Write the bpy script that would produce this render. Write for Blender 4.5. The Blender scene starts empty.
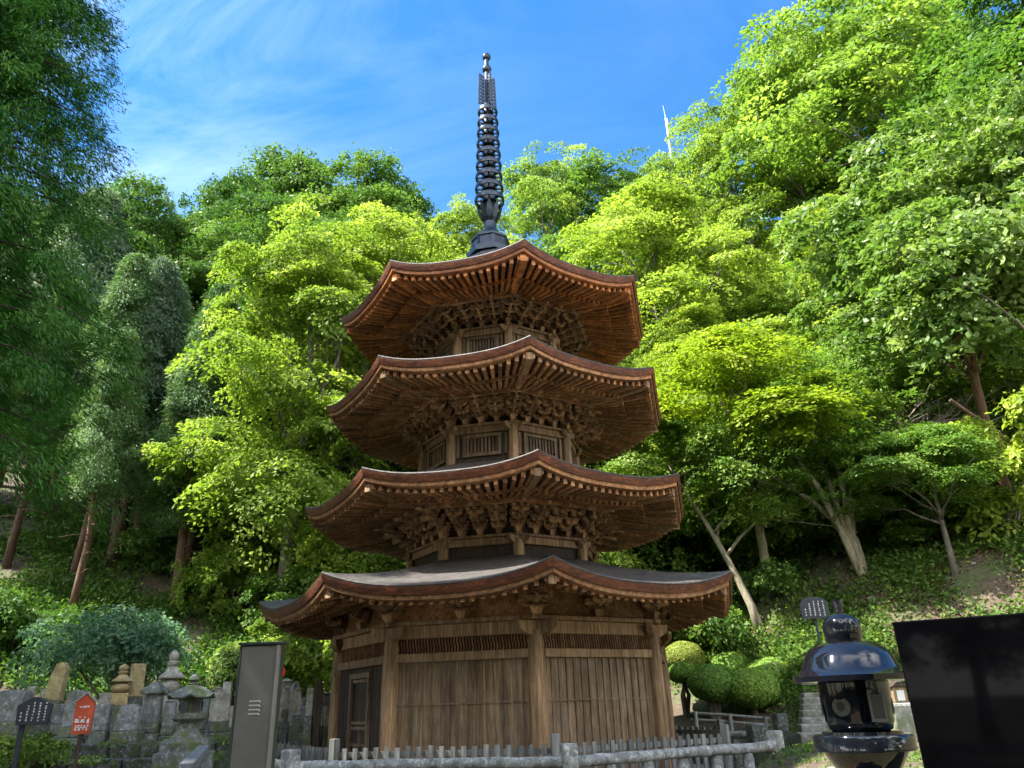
import bpy, math, random
import numpy as np
from mathutils import Vector, Matrix
R_ = math.radians
scn = bpy.context.scene
COL = scn.collection
random.seed(7)

# ------------------------------------------------------------------ camera
EYE = 1.35
FPX = 752.87
PITCH, ROLL = R_(23.2), R_(1.811)
cam = bpy.data.cameras.new('camera')
cam.sensor_fit = 'HORIZONTAL'; cam.sensor_width = 36.0
cam.lens = FPX * 36.0 / 1024.0
cam.clip_start = 0.05; cam.clip_end = 3000
camo = bpy.data.objects.new('camera', cam); COL.objects.link(camo)
camo.location = (0, 0, EYE)
camo.rotation_euler = (Matrix.Rotation(R_(90) + PITCH, 4, 'X') @ Matrix.Rotation(-ROLL, 4, 'Z')).to_euler()
scn.camera = camo

def ray(U, V):
    a = (U - 512) / FPX; b = (384 - V) / FPX
    cr, sr = math.cos(ROLL), math.sin(ROLL)
    u = cr * a + sr * b; v = -sr * a + cr * b
    cp, sp = math.cos(PITCH), math.sin(PITCH)
    return Vector((u, cp - v * sp, sp + v * cp))
def at(U, V, y):
    d = ray(U, V); d *= y / d.y
    return Vector((d.x, d.y, d.z + EYE))
def proj(p):
    x, y, z = p[0], p[1], p[2] - EYE
    cp, sp = math.cos(PITCH), math.sin(PITCH)
    fw = y * cp + z * sp; up = -y * sp + z * cp
    u = FPX * x / fw; v = FPX * up / fw
    cr, sr = math.cos(ROLL), math.sin(ROLL)
    return 512 + cr * u - sr * v, 384 - (sr * u + cr * v)

# ------------------------------------------------------------------ mesh helpers
class MB:
    def __init__(s): s.v = []; s.f = []
    def add(s, vs, fs):
        n = len(s.v); s.v += [tuple(p) for p in vs]; s.f += [tuple(i + n for i in f) for f in fs]
    def box(s, c, size, M=None, taper=1.0):
        """box centred at c, size xyz, optional 3x3 orientation; taper scales the bottom in x,y"""
        hx, hy, hz = size[0] / 2, size[1] / 2, size[2] / 2
        P = []
        for z, t in ((-hz, taper), (hz, 1.0)):
            for x, y in ((-hx, -hy), (hx, -hy), (hx, hy), (-hx, hy)):
                p = Vector((x * t, y * t, z))
                if M is not None: p = M @ p
                P.append(p + Vector(c))
        s.add(P, [(3, 2, 1, 0), (4, 5, 6, 7), (0, 1, 5, 4), (1, 2, 6, 5), (2, 3, 7, 6), (3, 0, 4, 7)])
    def bar(s, a, b, w, h, up=Vector((0, 0, 1))):
        a = Vector(a); b = Vector(b); d = (b - a); L = d.length; d.normalize()
        x = d.cross(up)
        if x.length < 1e-4: x = Vector((1, 0, 0))
        x.normalize(); z = x.cross(d)
        M = Matrix((x, d, z)).transposed()
        s.box((a + b) / 2, (w, L, h), M)
    def lathe(s, prof, n=24, c=(0, 0, 0), a0=0.0, M=None, cap=True):
        c = Vector(c); P = []
        for r, z in prof:
            for i in range(n):
                a = a0 + 2 * math.pi * i / n
                p = Vector((r * math.sin(a), -r * math.cos(a), z))
                if M is not None: p = M @ p
                P.append(p + c)
        F = []
        for j in range(len(prof) - 1):
            for i in range(n):
                k = (i + 1) % n
                F.append((j * n + i, j * n + k, (j + 1) * n + k, (j + 1) * n + i))
        if cap:
            F.append(tuple(reversed(range(n)))); m = (len(prof) - 1) * n
            F.append(tuple(m + i for i in range(n)))
        s.add(P, F)
    def tube(s, pts, rad, n=7):
        pts = [Vector(p) for p in pts]; P = []; F = []
        ref = Vector((0.31, 0.77, 0.2))
        for i, p in enumerate(pts):
            d = (pts[min(i + 1, len(pts) - 1)] - pts[max(i - 1, 0)]).normalized()
            x = d.cross(ref).normalized(); y = d.cross(x)
            for k in range(n):
                a = 2 * math.pi * k / n
                P.append(p + (x * math.cos(a) + y * math.sin(a)) * rad[i])
        for i in range(len(pts) - 1):
            for k in range(n):
                q = (k + 1) % n
                F.append((i * n + k, i * n + q, (i + 1) * n + q, (i + 1) * n + k))
        F.append(tuple(reversed(range(n)))); m = (len(pts) - 1) * n
        F.append(tuple(m + i for i in range(n)))
        s.add(P, F)
    def prism(s, poly, z0, z1, M=None, c=(0, 0, 0)):
        """polygon in local x,z extruded in y from z0 to z1"""
        n = len(poly); P = []
        for y in (z0, z1):
            for x, z in poly:
                p = Vector((x, y, z))
                if M is not None: p = M @ p
                P.append(p + Vector(c))
        F = [tuple(range(n)), tuple(reversed(range(n, 2 * n)))]
        for i in range(n):
            k = (i + 1) % n; F.append((k, i, n + i, n + k))
        s.add(P, F)
    def grid(s, rows, flip=False, wrap=False):
        nr, nc = len(rows), len(rows[0]); P = [p for r in rows for p in r]; F = []
        for i in range(nr - 1):
            for j in range(nc - (0 if wrap else 1)):
                k = (j + 1) % nc
                q = (i * nc + j, i * nc + k, (i + 1) * nc + k, (i + 1) * nc + j)
                F.append(q[::-1] if flip else q)
        s.add(P, F)
    def build(s, name, mat, parent=None, smooth=0, bevel=0.0):
        me = bpy.data.meshes.new(name); me.from_pydata(s.v, [], s.f); me.update()
        if mat: me.materials.append(mat)
        o = bpy.data.objects.new(name, me); COL.objects.link(o)
        if parent: o.parent = parent
        if smooth:
            me.polygons.foreach_set('use_smooth', [True] * len(me.polygons))
            me.set_sharp_from_angle(angle=R_(smooth))
        if bevel:
            m = o.modifiers.new('bevel', 'BEVEL'); m.width = bevel; m.segments = 2; m.limit_method = 'ANGLE'; m.angle_limit = R_(40)
        return o

def tag(o, label=None, cat=None, group=None, kind=None):
    if label: o['label'] = label
    if cat: o['category'] = cat
    if group: o['group'] = group
    if kind: o['kind'] = kind
    return o
def thing(name, label, cat, loc=(0, 0, 0), rz=0, group=None):
    o = bpy.data.objects.new(name, None); COL.objects.link(o)
    o.location = loc; o.rotation_euler = (0, 0, rz); o.empty_display_size = 0.1
    return tag(o, label, cat, group)
def copy_under(o, parent, rz=None, loc=None):
    c = o.copy(); COL.objects.link(c); c.parent = parent
    if rz is not None: c.rotation_euler = (0, 0, rz)
    if loc is not None: c.location = loc
    return c
def copy_tree(o):
    c = o.copy(); COL.objects.link(c)
    for ch in list(o.children):
        d = copy_under(ch, c)
        for g in list(ch.children): copy_under(g, d)
    return c

# ------------------------------------------------------------------ materials
def newmat(name):
    m = bpy.data.materials.new(name); m.use_nodes = True
    nt = m.node_tree; b = nt.nodes['Principled BSDF']
    return m, nt, b
def N(nt, t, **kw):
    n = nt.nodes.new(t)
    for k, v in kw.items(): setattr(n, k, v)
    return n
def ramp(nt, stops):
    r = nt.nodes.new('ShaderNodeValToRGB'); e = r.color_ramp.elements
    while len(e) < len(stops): e.new(0.5)
    for i, (p, c) in enumerate(stops):
        e[i].position = p; e[i].color = (c[0], c[1], c[2], 1)
    return r
def coords(nt, scale=(1, 1, 1), kind='Object'):
    t = N(nt, 'ShaderNodeTexCoord'); m = N(nt, 'ShaderNodeMapping')
    m.inputs['Scale'].default_value = scale
    nt.links.new(t.outputs[kind], m.inputs[0]); return m.outputs[0]
def noise(nt, vec, scale, detail=6, rough=0.6, dist=0.0):
    n = N(nt, 'ShaderNodeTexNoise'); n.inputs['Scale'].default_value = scale
    n.inputs['Detail'].default_value = detail; n.inputs['Roughness'].default_value = rough
    n.inputs['Distortion'].default_value = dist
    nt.links.new(vec, n.inputs['Vector']); return n.outputs['Fac']
def mixc(nt, f, a, b, mode='MIX'):
    m = N(nt, 'ShaderNodeMix', data_type='RGBA', blend_type=mode)
    for s, x in ((0, f), (6, a), (7, b)):
        if isinstance(x, (int, float)): m.inputs[s].default_value = x
        elif isinstance(x, tuple): m.inputs[s].default_value = (x[0], x[1], x[2], 1)
        else: nt.links.new(x, m.inputs[s])
    return m.outputs[2]
def bump(nt, b, h, strength=0.3, dist=0.02):
    n = N(nt, 'ShaderNodeBump'); n.inputs['Strength'].default_value = strength; n.inputs['Distance'].default_value = dist
    nt.links.new(h, n.inputs['Height']); nt.links.new(n.outputs[0], b.inputs['Normal'])

def wood(name, dark, mid, light, stretch=(9, 9, 0.8), rough=0.75, gray=0.25, graycol=(0.25, 0.22, 0.18), vary=0.32):
    m, nt, b = newmat(name)
    v = coords(nt, stretch)
    f = noise(nt, v, 3.0, 8, 0.65, 0.6)
    r = ramp(nt, [(0.3, dark), (0.52, mid), (0.72, light)])
    nt.links.new(f, r.inputs[0])
    w = noise(nt, coords(nt), 1.7, 5, 0.7)
    wr = ramp(nt, [(0.45, (0, 0, 0)), (0.75, (gray, gray, gray))]); nt.links.new(w, wr.inputs[0])
    c = mixc(nt, wr.outputs[0], r.outputs[0], graycol)
    st = noise(nt, coords(nt, (stretch[0] * 0.5, stretch[1] * 0.5, stretch[2] * 0.35)), 2.2, 6, 0.7, 0.5)
    sr_ = ramp(nt, [(0.34, (0.5, 0.48, 0.46)), (0.52, (0.95, 0.95, 0.95)), (0.7, (1.25, 1.24, 1.22))]); nt.links.new(st, sr_.inputs[0])
    c = mixc(nt, 1.0, c, sr_.outputs[0], 'MULTIPLY')
    oi = N(nt, 'ShaderNodeObjectInfo')
    k = N(nt, 'ShaderNodeMapRange'); k.inputs[3].default_value = 1 - vary; k.inputs[4].default_value = 1 + vary * 0.8
    ge = N(nt, 'ShaderNodeNewGeometry'); ad = N(nt, 'ShaderNodeMath', operation='ADD'); fr = N(nt, 'ShaderNodeMath', operation='FRACT')
    nt.links.new(oi.outputs['Random'], ad.inputs[0]); nt.links.new(ge.outputs['Random Per Island'], ad.inputs[1]); nt.links.new(ad.outputs[0], fr.inputs[0])
    nt.links.new(fr.outputs[0], k.inputs[0])
    hv = N(nt, 'ShaderNodeHueSaturation'); nt.links.new(k.outputs[0], hv.inputs['Value']); nt.links.new(c, hv.inputs['Color'])
    nt.links.new(hv.outputs[0], b.inputs['Base Color'])
    b.inputs['Roughness'].default_value = rough
    bump(nt, b, f, 0.35, 0.012)
    return m
def stone(name, base, dark, lichen=(0.55, 0.55, 0.5), moss=(0.09, 0.12, 0.03), la=0.5, ma=0.4, sc=1.0, rough=0.9):
    m, nt, b = newmat(name)
    v = coords(nt)
    oi = N(nt, 'ShaderNodeObjectInfo')
    sh = N(nt, 'ShaderNodeVectorMath', operation='ADD'); nt.links.new(v, sh.inputs[0])
    cx = N(nt, 'ShaderNodeCombineXYZ'); mu = N(nt, 'ShaderNodeMath', operation='MULTIPLY'); mu.inputs[1].default_value = 37
    nt.links.new(oi.outputs['Random'], mu.inputs[0]); nt.links.new(mu.outputs[0], cx.inputs[0]); nt.links.new(mu.outputs[0], cx.inputs[2])
    nt.links.new(cx.outputs[0], sh.inputs[1]); v = sh.outputs[0]
    f = noise(nt, v, 5 * sc, 8, 0.7); r = ramp(nt, [(0.3, dark), (0.65, base)]); nt.links.new(f, r.inputs[0])
    l = noise(nt, v, 11 * sc, 7, 0.75, 0.4); lr = ramp(nt, [(0.52, (0, 0, 0)), (0.60, (la, la, la))]); nt.links.new(l, lr.inputs[0])
    c = mixc(nt, lr.outputs[0], r.outputs[0], lichen)
    mo = noise(nt, v, 3.1 * sc, 7, 0.75); mr = ramp(nt, [(0.46, (0, 0, 0)), (0.6, (ma, ma, ma))]); nt.links.new(mo, mr.inputs[0])
    c = mixc(nt, mr.outputs[0], c, moss)
    nt.links.new(c, b.inputs['Base Color']); b.inputs['Roughness'].default_value = rough
    bump(nt, b, f, 0.5, 0.02)
    return m
def plain(name, col, rough=0.5, metal=0.0, var=0.15, coat=0.0, spec=0.5):
    m, nt, b = newmat(name)
    f = noise(nt, coords(nt), 6, 5, 0.6)
    r = ramp(nt, [(0.3, tuple(c * (1 - var) for c in col)), (0.7, tuple(min(1, c * (1 + var)) for c in col))])
    nt.links.new(f, r.inputs[0]); nt.links.new(r.outputs[0], b.inputs['Base Color'])
    b.inputs['Specular IOR Level'].default_value = spec; b.inputs['Roughness'].default_value = rough; b.inputs['Metallic'].default_value = metal
    if coat: b.inputs['Coat Weight'].default_value = coat; b.inputs['Coat Roughness'].default_value = 0.03
    return m
def leaf(name, c0, c1, c2, trans=0.45, tcol=(1.15, 1.25, 0.55), rough=0.55, hue=0.016, spec=0.2):
    """leaf surface: per-leaf tone picks the colour, the object's random shifts it a little"""
    m, nt, b = newmat(name)
    a = N(nt, 'ShaderNodeAttribute'); a.attribute_name = 'tone'
    r = ramp(nt, [(0.1, c0), (0.5, c1), (0.9, c2)]); nt.links.new(a.outputs['Fac'], r.inputs[0])
    oi = N(nt, 'ShaderNodeObjectInfo')
    hv = N(nt, 'ShaderNodeHueSaturation')
    k = N(nt, 'ShaderNodeMapRange'); k.inputs[3].default_value = 0.5 - hue; k.inputs[4].default_value = 0.5 + hue * 0.7
    nt.links.new(oi.outputs['Random'], k.inputs[0]); nt.links.new(k.outputs[0], hv.inputs['Hue'])
    k2 = N(nt, 'ShaderNodeMapRange'); k2.inputs[3].default_value = 1.2; k2.inputs[4].default_value = 0.8
    nt.links.new(oi.outputs['Random'], k2.inputs[0]); nt.links.new(k2.outputs[0], hv.inputs['Value'])
    nt.links.new(r.outputs[0], hv.inputs['Color'])
    nt.links.new(hv.outputs[0], b.inputs['Base Color']); b.inputs['Roughness'].default_value = rough
    b.inputs['Specular IOR Level'].default_value = spec
    t = N(nt, 'ShaderNodeBsdfTranslucent')
    nt.links.new(mixc(nt, 1.0, hv.outputs[0], tcol, 'MULTIPLY'), t.inputs['Color'])
    mx = N(nt, 'ShaderNodeMixShader'); mx.inputs[0].default_value = trans
    nt.links.new(b.outputs[0], mx.inputs[1]); nt.links.new(t.outputs[0], mx.inputs[2])
    nt.links.new(mx.outputs[0], nt.nodes['Material Output'].inputs['Surface'])
    return m

M = {}
M['wood_grey'] = wood('weathered_wood', (0.085, 0.05, 0.027), (0.2, 0.13, 0.072), (0.36, 0.26, 0.155), gray=0.5, graycol=(0.36, 0.29, 0.2), vary=0.25)
M['wood_post'] = wood('pillar_wood', (0.135, 0.078, 0.038), (0.299, 0.183, 0.093), (0.493, 0.329, 0.179), gray=0.25, graycol=(0.448, 0.314, 0.187), vary=0.2)
M['wood_dark'] = wood('old_dark_wood', (0.02, 0.012, 0.007), (0.05, 0.03, 0.017), (0.095, 0.06, 0.034), gray=0.2, graycol=(0.13, 0.1, 0.075))
M['wood_rafter'] = wood('rafter_wood', (0.133, 0.053, 0.020), (0.332, 0.153, 0.060), (0.570, 0.306, 0.139), stretch=(6, 6, 6), gray=0.3, graycol=(0.531, 0.345, 0.200), vary=0.45)
M['wood_rafter_glow'] = wood('reddish_glow_rafter_wood', (0.187, 0.064, 0.021), (0.460, 0.172, 0.052), (0.719, 0.316, 0.108), stretch=(6, 6, 6), gray=0.15, graycol=(0.575, 0.316, 0.144), vary=0.45)  # top roof rafters: redder wood with the warm reflected glow in its colour
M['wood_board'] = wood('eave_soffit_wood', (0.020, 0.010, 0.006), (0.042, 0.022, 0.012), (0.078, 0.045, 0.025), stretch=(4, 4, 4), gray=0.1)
M['wood_red'] = wood('red_brown_eave_board', (0.045, 0.014, 0.007), (0.13, 0.038, 0.014), (0.36, 0.10, 0.03), stretch=(3, 3, 9), gray=0.1, rough=0.6, graycol=(0.3, 0.12, 0.05))
M['wood_eave_glow'] = wood('orange_glow_eave_board', (0.225, 0.068, 0.018), (0.450, 0.152, 0.039), (0.619, 0.259, 0.079), stretch=(5, 5, 12), gray=0.08, rough=0.6)  # top roof eave boards; their orange glow is put into the wood colour
M['wood_bracket'] = wood('bracket_wood', (0.126, 0.063, 0.028), (0.392, 0.217, 0.105), (0.750, 0.532, 0.294), stretch=(5, 5, 5), gray=0.35, graycol=(0.728, 0.532, 0.336), vary=0.55)
M['bark'] = wood('bark_shingle', (0.03, 0.026, 0.024), (0.075, 0.066, 0.06), (0.15, 0.135, 0.12), stretch=(5, 5, 14), rough=0.55, gray=0.3, graycol=(0.16, 0.16, 0.15))
nt = M['bark'].node_tree; b = nt.nodes['Principled BSDF']
tx = N(nt, 'ShaderNodeTexCoord'); sp_ = N(nt, 'ShaderNodeSeparateXYZ'); nt.links.new(tx.outputs['Object'], sp_.inputs[0])
wv = N(nt, 'ShaderNodeMath', operation='MULTIPLY'); wv.inputs[1].default_value = 26; nt.links.new(sp_.outputs[2], wv.inputs[0])
fr = N(nt, 'ShaderNodeMath', operation='FRACT'); nt.links.new(wv.outputs[0], fr.inputs[0])
ns_ = noise(nt, coords(nt, (9, 9, 9)), 3, 6, 0.7); ad = N(nt, 'ShaderNodeMath', operation='ADD'); nt.links.new(fr.outputs[0], ad.inputs[0]); nt.links.new(ns_, ad.inputs[1])
bump(nt, b, ad.outputs[0], 0.6, 0.02)
M['bark_edge'] = wood('bark_edge', (0.025, 0.013, 0.008), (0.06, 0.028, 0.016), (0.11, 0.05, 0.028), stretch=(2, 2, 30), rough=0.85, gray=0.1)
M['picket'] = wood('picket_wood', (0.10, 0.105, 0.10), (0.21, 0.215, 0.2), (0.34, 0.34, 0.31), gray=0.4, graycol=(0.3, 0.32, 0.3))
M['iron'] = plain('patinated_bronze', (0.035, 0.045, 0.06), 0.36, 0.7, 0.35)
M['granite'] = stone('lichened_granite', (0.40, 0.41, 0.40), (0.13, 0.14, 0.145), (0.66, 0.67, 0.64), (0.06, 0.07, 0.04), 0.9, 0.6, 1.6)
M['grave'] = stone('grave_stone', (0.25, 0.265, 0.285), (0.07, 0.078, 0.09), (0.5, 0.5, 0.45), (0.07, 0.09, 0.03), 0.6, 0.6, 1.6)
M['grave_pale'] = stone('pale_grave_stone', (0.50, 0.48, 0.43), (0.2, 0.19, 0.17), (0.7, 0.68, 0.62), (0.12, 0.13, 0.05), 0.6, 0.5, 1.6)
M['grave_yellow'] = stone('yellow_lichened_stone', (0.50, 0.40, 0.2), (0.2, 0.16, 0.09), (0.6, 0.5, 0.26), (0.16, 0.17, 0.04), 0.6, 0.5, 1.4)
M['mossy'] = stone('mossy_stone', (0.16, 0.17, 0.165), (0.05, 0.055, 0.055), (0.4, 0.42, 0.4), (0.08, 0.11, 0.02), 0.6, 0.85, 1.4)
M['wallstone'] = stone('terrace_stone', (0.085, 0.09, 0.09), (0.02, 0.023, 0.023), (0.36, 0.38, 0.36), (0.035, 0.055, 0.01), 0.5, 0.9, 1.6)
M['step'] = stone('step_stone', (0.32, 0.32, 0.29), (0.12, 0.12, 0.11), (0.5, 0.48, 0.43), (0.08, 0.11, 0.03), 0.5, 0.7, 1.2)
M['black_stone'] = plain('polished_black_granite', (0.005, 0.006, 0.009), 0.05, 0, 0.3, spec=0.7)
M['black_slab'] = plain('polished_black_slab', (0.0015, 0.0015, 0.002), 0.035, 0, 0.3, spec=0.045)
M['dull_black'] = plain('matt_black_stone', (0.02, 0.02, 0.02), 0.5)
M['pale_ring'] = plain('bare_cut_stone', (0.30, 0.30, 0.28), 0.6)
M['cut_stone'] = plain('honed_dark_stone', (0.10, 0.105, 0.10), 0.5)
M['grey_metal'] = plain('grey_brushed_metal', (0.2, 0.19, 0.175), 0.42, 0.25, 0.1)
M['grey_metal_edge'] = plain('pale_metal_edge', (0.42, 0.38, 0.35), 0.4, 0.4, 0.1)
M['dark_metal_edge'] = plain('dark_green_metal_trim', (0.06, 0.075, 0.06), 0.4, 0.2, 0.1)
M['white_paint'] = plain('white_lettering', (0.75, 0.76, 0.74), 0.6, 0, 0.05)
M['pale_paint'] = plain('pale_lettering', (0.62, 0.63, 0.56), 0.5, 0, 0.05)
M['red_paint'] = plain('weathered_red_paint', (0.50, 0.075, 0.03), 0.6, 0, 0.3)
M['red_gloss'] = plain('red_enamel', (0.6, 0.03, 0.02), 0.35, 0, 0.1)
M['board_dark'] = plain('dark_painted_board', (0.03, 0.034, 0.045), 0.6, 0, 0.3)
M['mast'] = plain('galvanised_mast', (0.55, 0.56, 0.58), 0.5, 0.3, 0.1)
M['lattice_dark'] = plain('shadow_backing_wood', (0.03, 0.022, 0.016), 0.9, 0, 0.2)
M['trunk_brown'] = wood('cedar_bark', (0.05, 0.025, 0.014), (0.13, 0.07, 0.042), (0.22, 0.135, 0.085), stretch=(8, 8, 0.8), gray=0.2, rough=0.95)
M['cedar_bark'] = wood('dark_cedar_bark', (0.02, 0.013, 0.008), (0.05, 0.032, 0.02), (0.1, 0.065, 0.042), stretch=(8, 8, 0.8), gray=0.2, rough=0.95)
M['trunk_grey'] = wood('grey_bark', (0.06, 0.05, 0.04), (0.15, 0.125, 0.1), (0.27, 0.24, 0.2), stretch=(6, 6, 1.5), gray=0.4, rough=0.95, graycol=(0.25, 0.26, 0.2))
M['trunk_pale'] = wood('pale_mossy_bark', (0.15, 0.12, 0.08), (0.3, 0.26, 0.18), (0.42, 0.38, 0.28), stretch=(6, 6, 1.5), gray=0.4, rough=0.95, graycol=(0.22, 0.25, 0.14))

M['lf_yellow'] = leaf('sunny_yellow_green_leaf', (0.12, 0.19, 0.03), (0.22, 0.32, 0.05), (0.36, 0.44, 0.10), 0.5)
M['lf_maple'] = leaf('bright_maple_leaf', (0.15, 0.22, 0.025), (0.27, 0.35, 0.03), (0.40, 0.47, 0.05), 0.5)
M['lf_green'] = leaf('fresh_green_leaf', (0.07, 0.14, 0.028), (0.135, 0.24, 0.045), (0.26, 0.37, 0.09), 0.45)
M['lf_big'] = leaf('glossy_broad_leaf', (0.07, 0.14, 0.03), (0.145, 0.24, 0.05), (0.29, 0.38, 0.14), 0.4, rough=0.48, spec=0.35)
M['lf_dark'] = leaf('dark_evergreen_leaf', (0.035, 0.095, 0.02), (0.075, 0.165, 0.03), (0.15, 0.25, 0.055), 0.35)
M['lf_conifer'] = leaf('cypress_spray', (0.05, 0.12, 0.04), (0.10, 0.2, 0.07), (0.2, 0.31, 0.12), 0.25, rough=0.6)
M['lf_greyconifer'] = leaf('grey_green_cypress_spray', (0.055, 0.11, 0.065), (0.115, 0.19, 0.115), (0.23, 0.31, 0.2), 0.3, rough=0.5)
M['lf_cedar'] = leaf('cedar_frond', (0.03, 0.10, 0.016), (0.07, 0.2, 0.03), (0.14, 0.3, 0.05), 0.35, rough=0.55)
M['lf_teal'] = leaf('blue_green_shrub_leaf', (0.06, 0.14, 0.09), (0.13, 0.25, 0.16), (0.25, 0.37, 0.26), 0.35)
M['lf_topiary'] = leaf('clipped_azalea_leaf', (0.10, 0.2, 0.035), (0.18, 0.33, 0.055), (0.28, 0.43, 0.09), 0.3, hue=0.015)
M['lf_topiary_lit'] = leaf('sunlit_tone_azalea_leaf', (0.14, 0.19, 0.035), (0.24, 0.30, 0.06), (0.34, 0.4, 0.1), 0.35, hue=0.01)  # lit copy of the clipped azalea leaf, sunlight put into its colour
M['lf_under'] = leaf('undergrowth_leaf', (0.055, 0.12, 0.022), (0.105, 0.195, 0.035), (0.2, 0.29, 0.06), 0.4)
M['lf_litter'] = leaf('dry_leaf_litter', (0.06, 0.035, 0.02), (0.13, 0.08, 0.05), (0.25, 0.18, 0.13), 0.15, tcol=(1, 0.8, 0.6))
M['lf_pale'] = leaf('pale_hydrangea_leaf', (0.10, 0.19, 0.045), (0.22, 0.32, 0.09), (0.40, 0.48, 0.2), 0.4)
M['twig'] = wood('dead_twig', (0.15, 0.12, 0.1), (0.3, 0.26, 0.22), (0.45, 0.41, 0.37), stretch=(4, 4, 4), rough=0.9)

# ------------------------------------------------------------------ terrain
PX, PY = -0.285, 15.0
PHI = R_(9.92)
def sst(a, b, x):
    t = min(1.0, max(0.0, (x - a) / (b - a))); return t * t * (3 - 2 * t)
def smax(*v):
    k = 0.8; m = max(v); return m + k * math.log(sum(math.exp((x - m) / k) for x in v))
def ramp_h(q, s1, q1, s2):
    if q <= 0: return 0.0
    return s1 * q if q < q1 else s1 * q1 + s2 * (q - q1)
def ground_z(x, y, rough=True):
    qr = (x - 5.4) * 0.62 + (y - 17.0) * 0.78
    ql = (-x - 6.0) * 0.45 + (y - 18.5) * 0.89
    qc = (y - 20.0)
    hill = smax(ramp_h(qr, 1.0, 4.6, 0.52), ramp_h(ql, 0.55, 9, 0.58), ramp_h(qc, 0.7, 8, 0.55), 0.0) - 0.8 * math.log(4)
    hill = max(hill, 0.0)
    r = math.hypot(x - PX, y - PY)
    right = 0.75 * sst(4.75, 5.4, r) * sst(1.6, 3.6, x) * sst(3.5, 7.5, y)
    left = 1.0 * sst(-3.9, -4.7, x) * sst(12.2, 13.0, y)
    back = 0.6 * sst(17.5, 20.5, y) * sst(5.0, 6.5, r)
    z = hill + max(right, left, back)
    if rough:
        z += 0.05 * math.sin(x * 1.7 + y * 0.9) * math.sin(y * 1.3 - x * 0.6) * sst(5, 7, r)
    return z
def gz(x, y): return ground_z(x, y)

gm, nt, b = newmat('forest_floor')
v = coords(nt)
f1 = noise(nt, v, 0.9, 8, 0.7); f2 = noise(nt, v, 6.0, 8, 0.75); f3 = noise(nt, v, 0.35, 5, 0.6)
r1 = ramp(nt, [(0.3, (0.05, 0.035, 0.022)), (0.55, (0.10, 0.072, 0.05)), (0.75, (0.2, 0.155, 0.115))]); nt.links.new(f2, r1.inputs[0])
r2 = ramp(nt, [(0.3, (0.04, 0.07, 0.018)), (0.7, (0.10, 0.15, 0.04))]); nt.links.new(f2, r2.inputs[0])
rm = ramp(nt, [(0.46, (0, 0, 0)), (0.62, (0.8, 0.8, 0.8))]); nt.links.new(f1, rm.inputs[0])
nt.links.new(mixc(nt, rm.outputs[0], r1.outputs[0], r2.outputs[0]), b.inputs['Base Color'])
b.inputs['Roughness'].default_value = 0.95
bump(nt, b, f2, 0.8, 0.05)
xs = list(np.concatenate([np.linspace(-400, -60, 10)[:-1], np.linspace(-60, -16, 45)[:-1], np.linspace(-16, 16, 129)[:-1], np.linspace(16, 60, 45)[:-1], np.linspace(60, 400, 10)]))
ys = list(np.concatenate([np.linspace(-300, -10, 9)[:-1], np.linspace(-10, 0, 11)[:-1], np.linspace(0, 30, 121)[:-1], np.linspace(30, 75, 46)[:-1], np.linspace(75, 500, 12)]))
g = MB()
def gcap(x, y):
    # the hill flattens to a ridge far behind
    z = gz(x, min(y, 75) if True else y)
    return min(z, 42.0) if abs(x) < 60 and y < 75 else min(z, 42.0) * (1 - 0.6 * sst(75, 400, max(abs(x), y)))
g.grid([[(x, y, gcap(x, y)) for x in xs] for y in ys])
tag(g.build('ground', gm, smooth=180), kind='structure')
SUN_EL, SUN_AZ = 54.0, -102.0     # azimuth measured from +Y towards +X (negative: left)

# ------------------------------------------------------------------ pagoda
def cd(k): a = PHI + k * math.pi / 4; return Vector((math.sin(a), -math.cos(a), 0))
def sp(j, s, R, z):
    c0 = cd(j) * R; c1 = cd(j + 1) * R
    p = (c0 + c1) / 2 + (c1 - c0) * (s / 2); p.z = z; return p
def snorm(j): return ((cd(j) + cd(j + 1)) / 2).normalized()
def stan(j): return (cd(j + 1) - cd(j)).normalized()
def sframe(j): # columns: tangent, outward, up
    return Matrix((stan(j), snorm(j), Vector((0, 0, 1)))).transposed()
C8 = math.cos(math.pi / 8)
pag = thing('pagoda', 'four-roofed octagonal wooden pagoda with a dark bronze ringed spire', 'pagoda', (PX, PY, 0))

# stone base
m = MB(); m.lathe([(3.75, -0.2), (3.75, 0.22), (3.7, 0.26), (0.5, 0.26)], 8, a0=PHI); m.build('stone_platform', M['granite'], pag)

ZP = 0.26
def column(name, R, k, r, z0, z1, parent, mat):
    m = MB(); H = z1 - z0
    m.lathe([(r * 1.02, 0), (r * 1.04, H * 0.4), (r * 0.98, H * 0.8), (r * 0.86, H * 0.93), (r * 0.74, H)], 20)
    o = m.build(name, mat, parent, smooth=50); o.location = cd(k) * R + Vector((0, 0, z0)); return o
RC = 3.03
c0 = column('column', RC, 0, 0.135, ZP, 2.42, pag, M['wood_post'])
for k in range(1, 8): copy_under(c0, pag, k * 0.7, cd(k) * RC + Vector((0, 0, ZP)))
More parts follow.
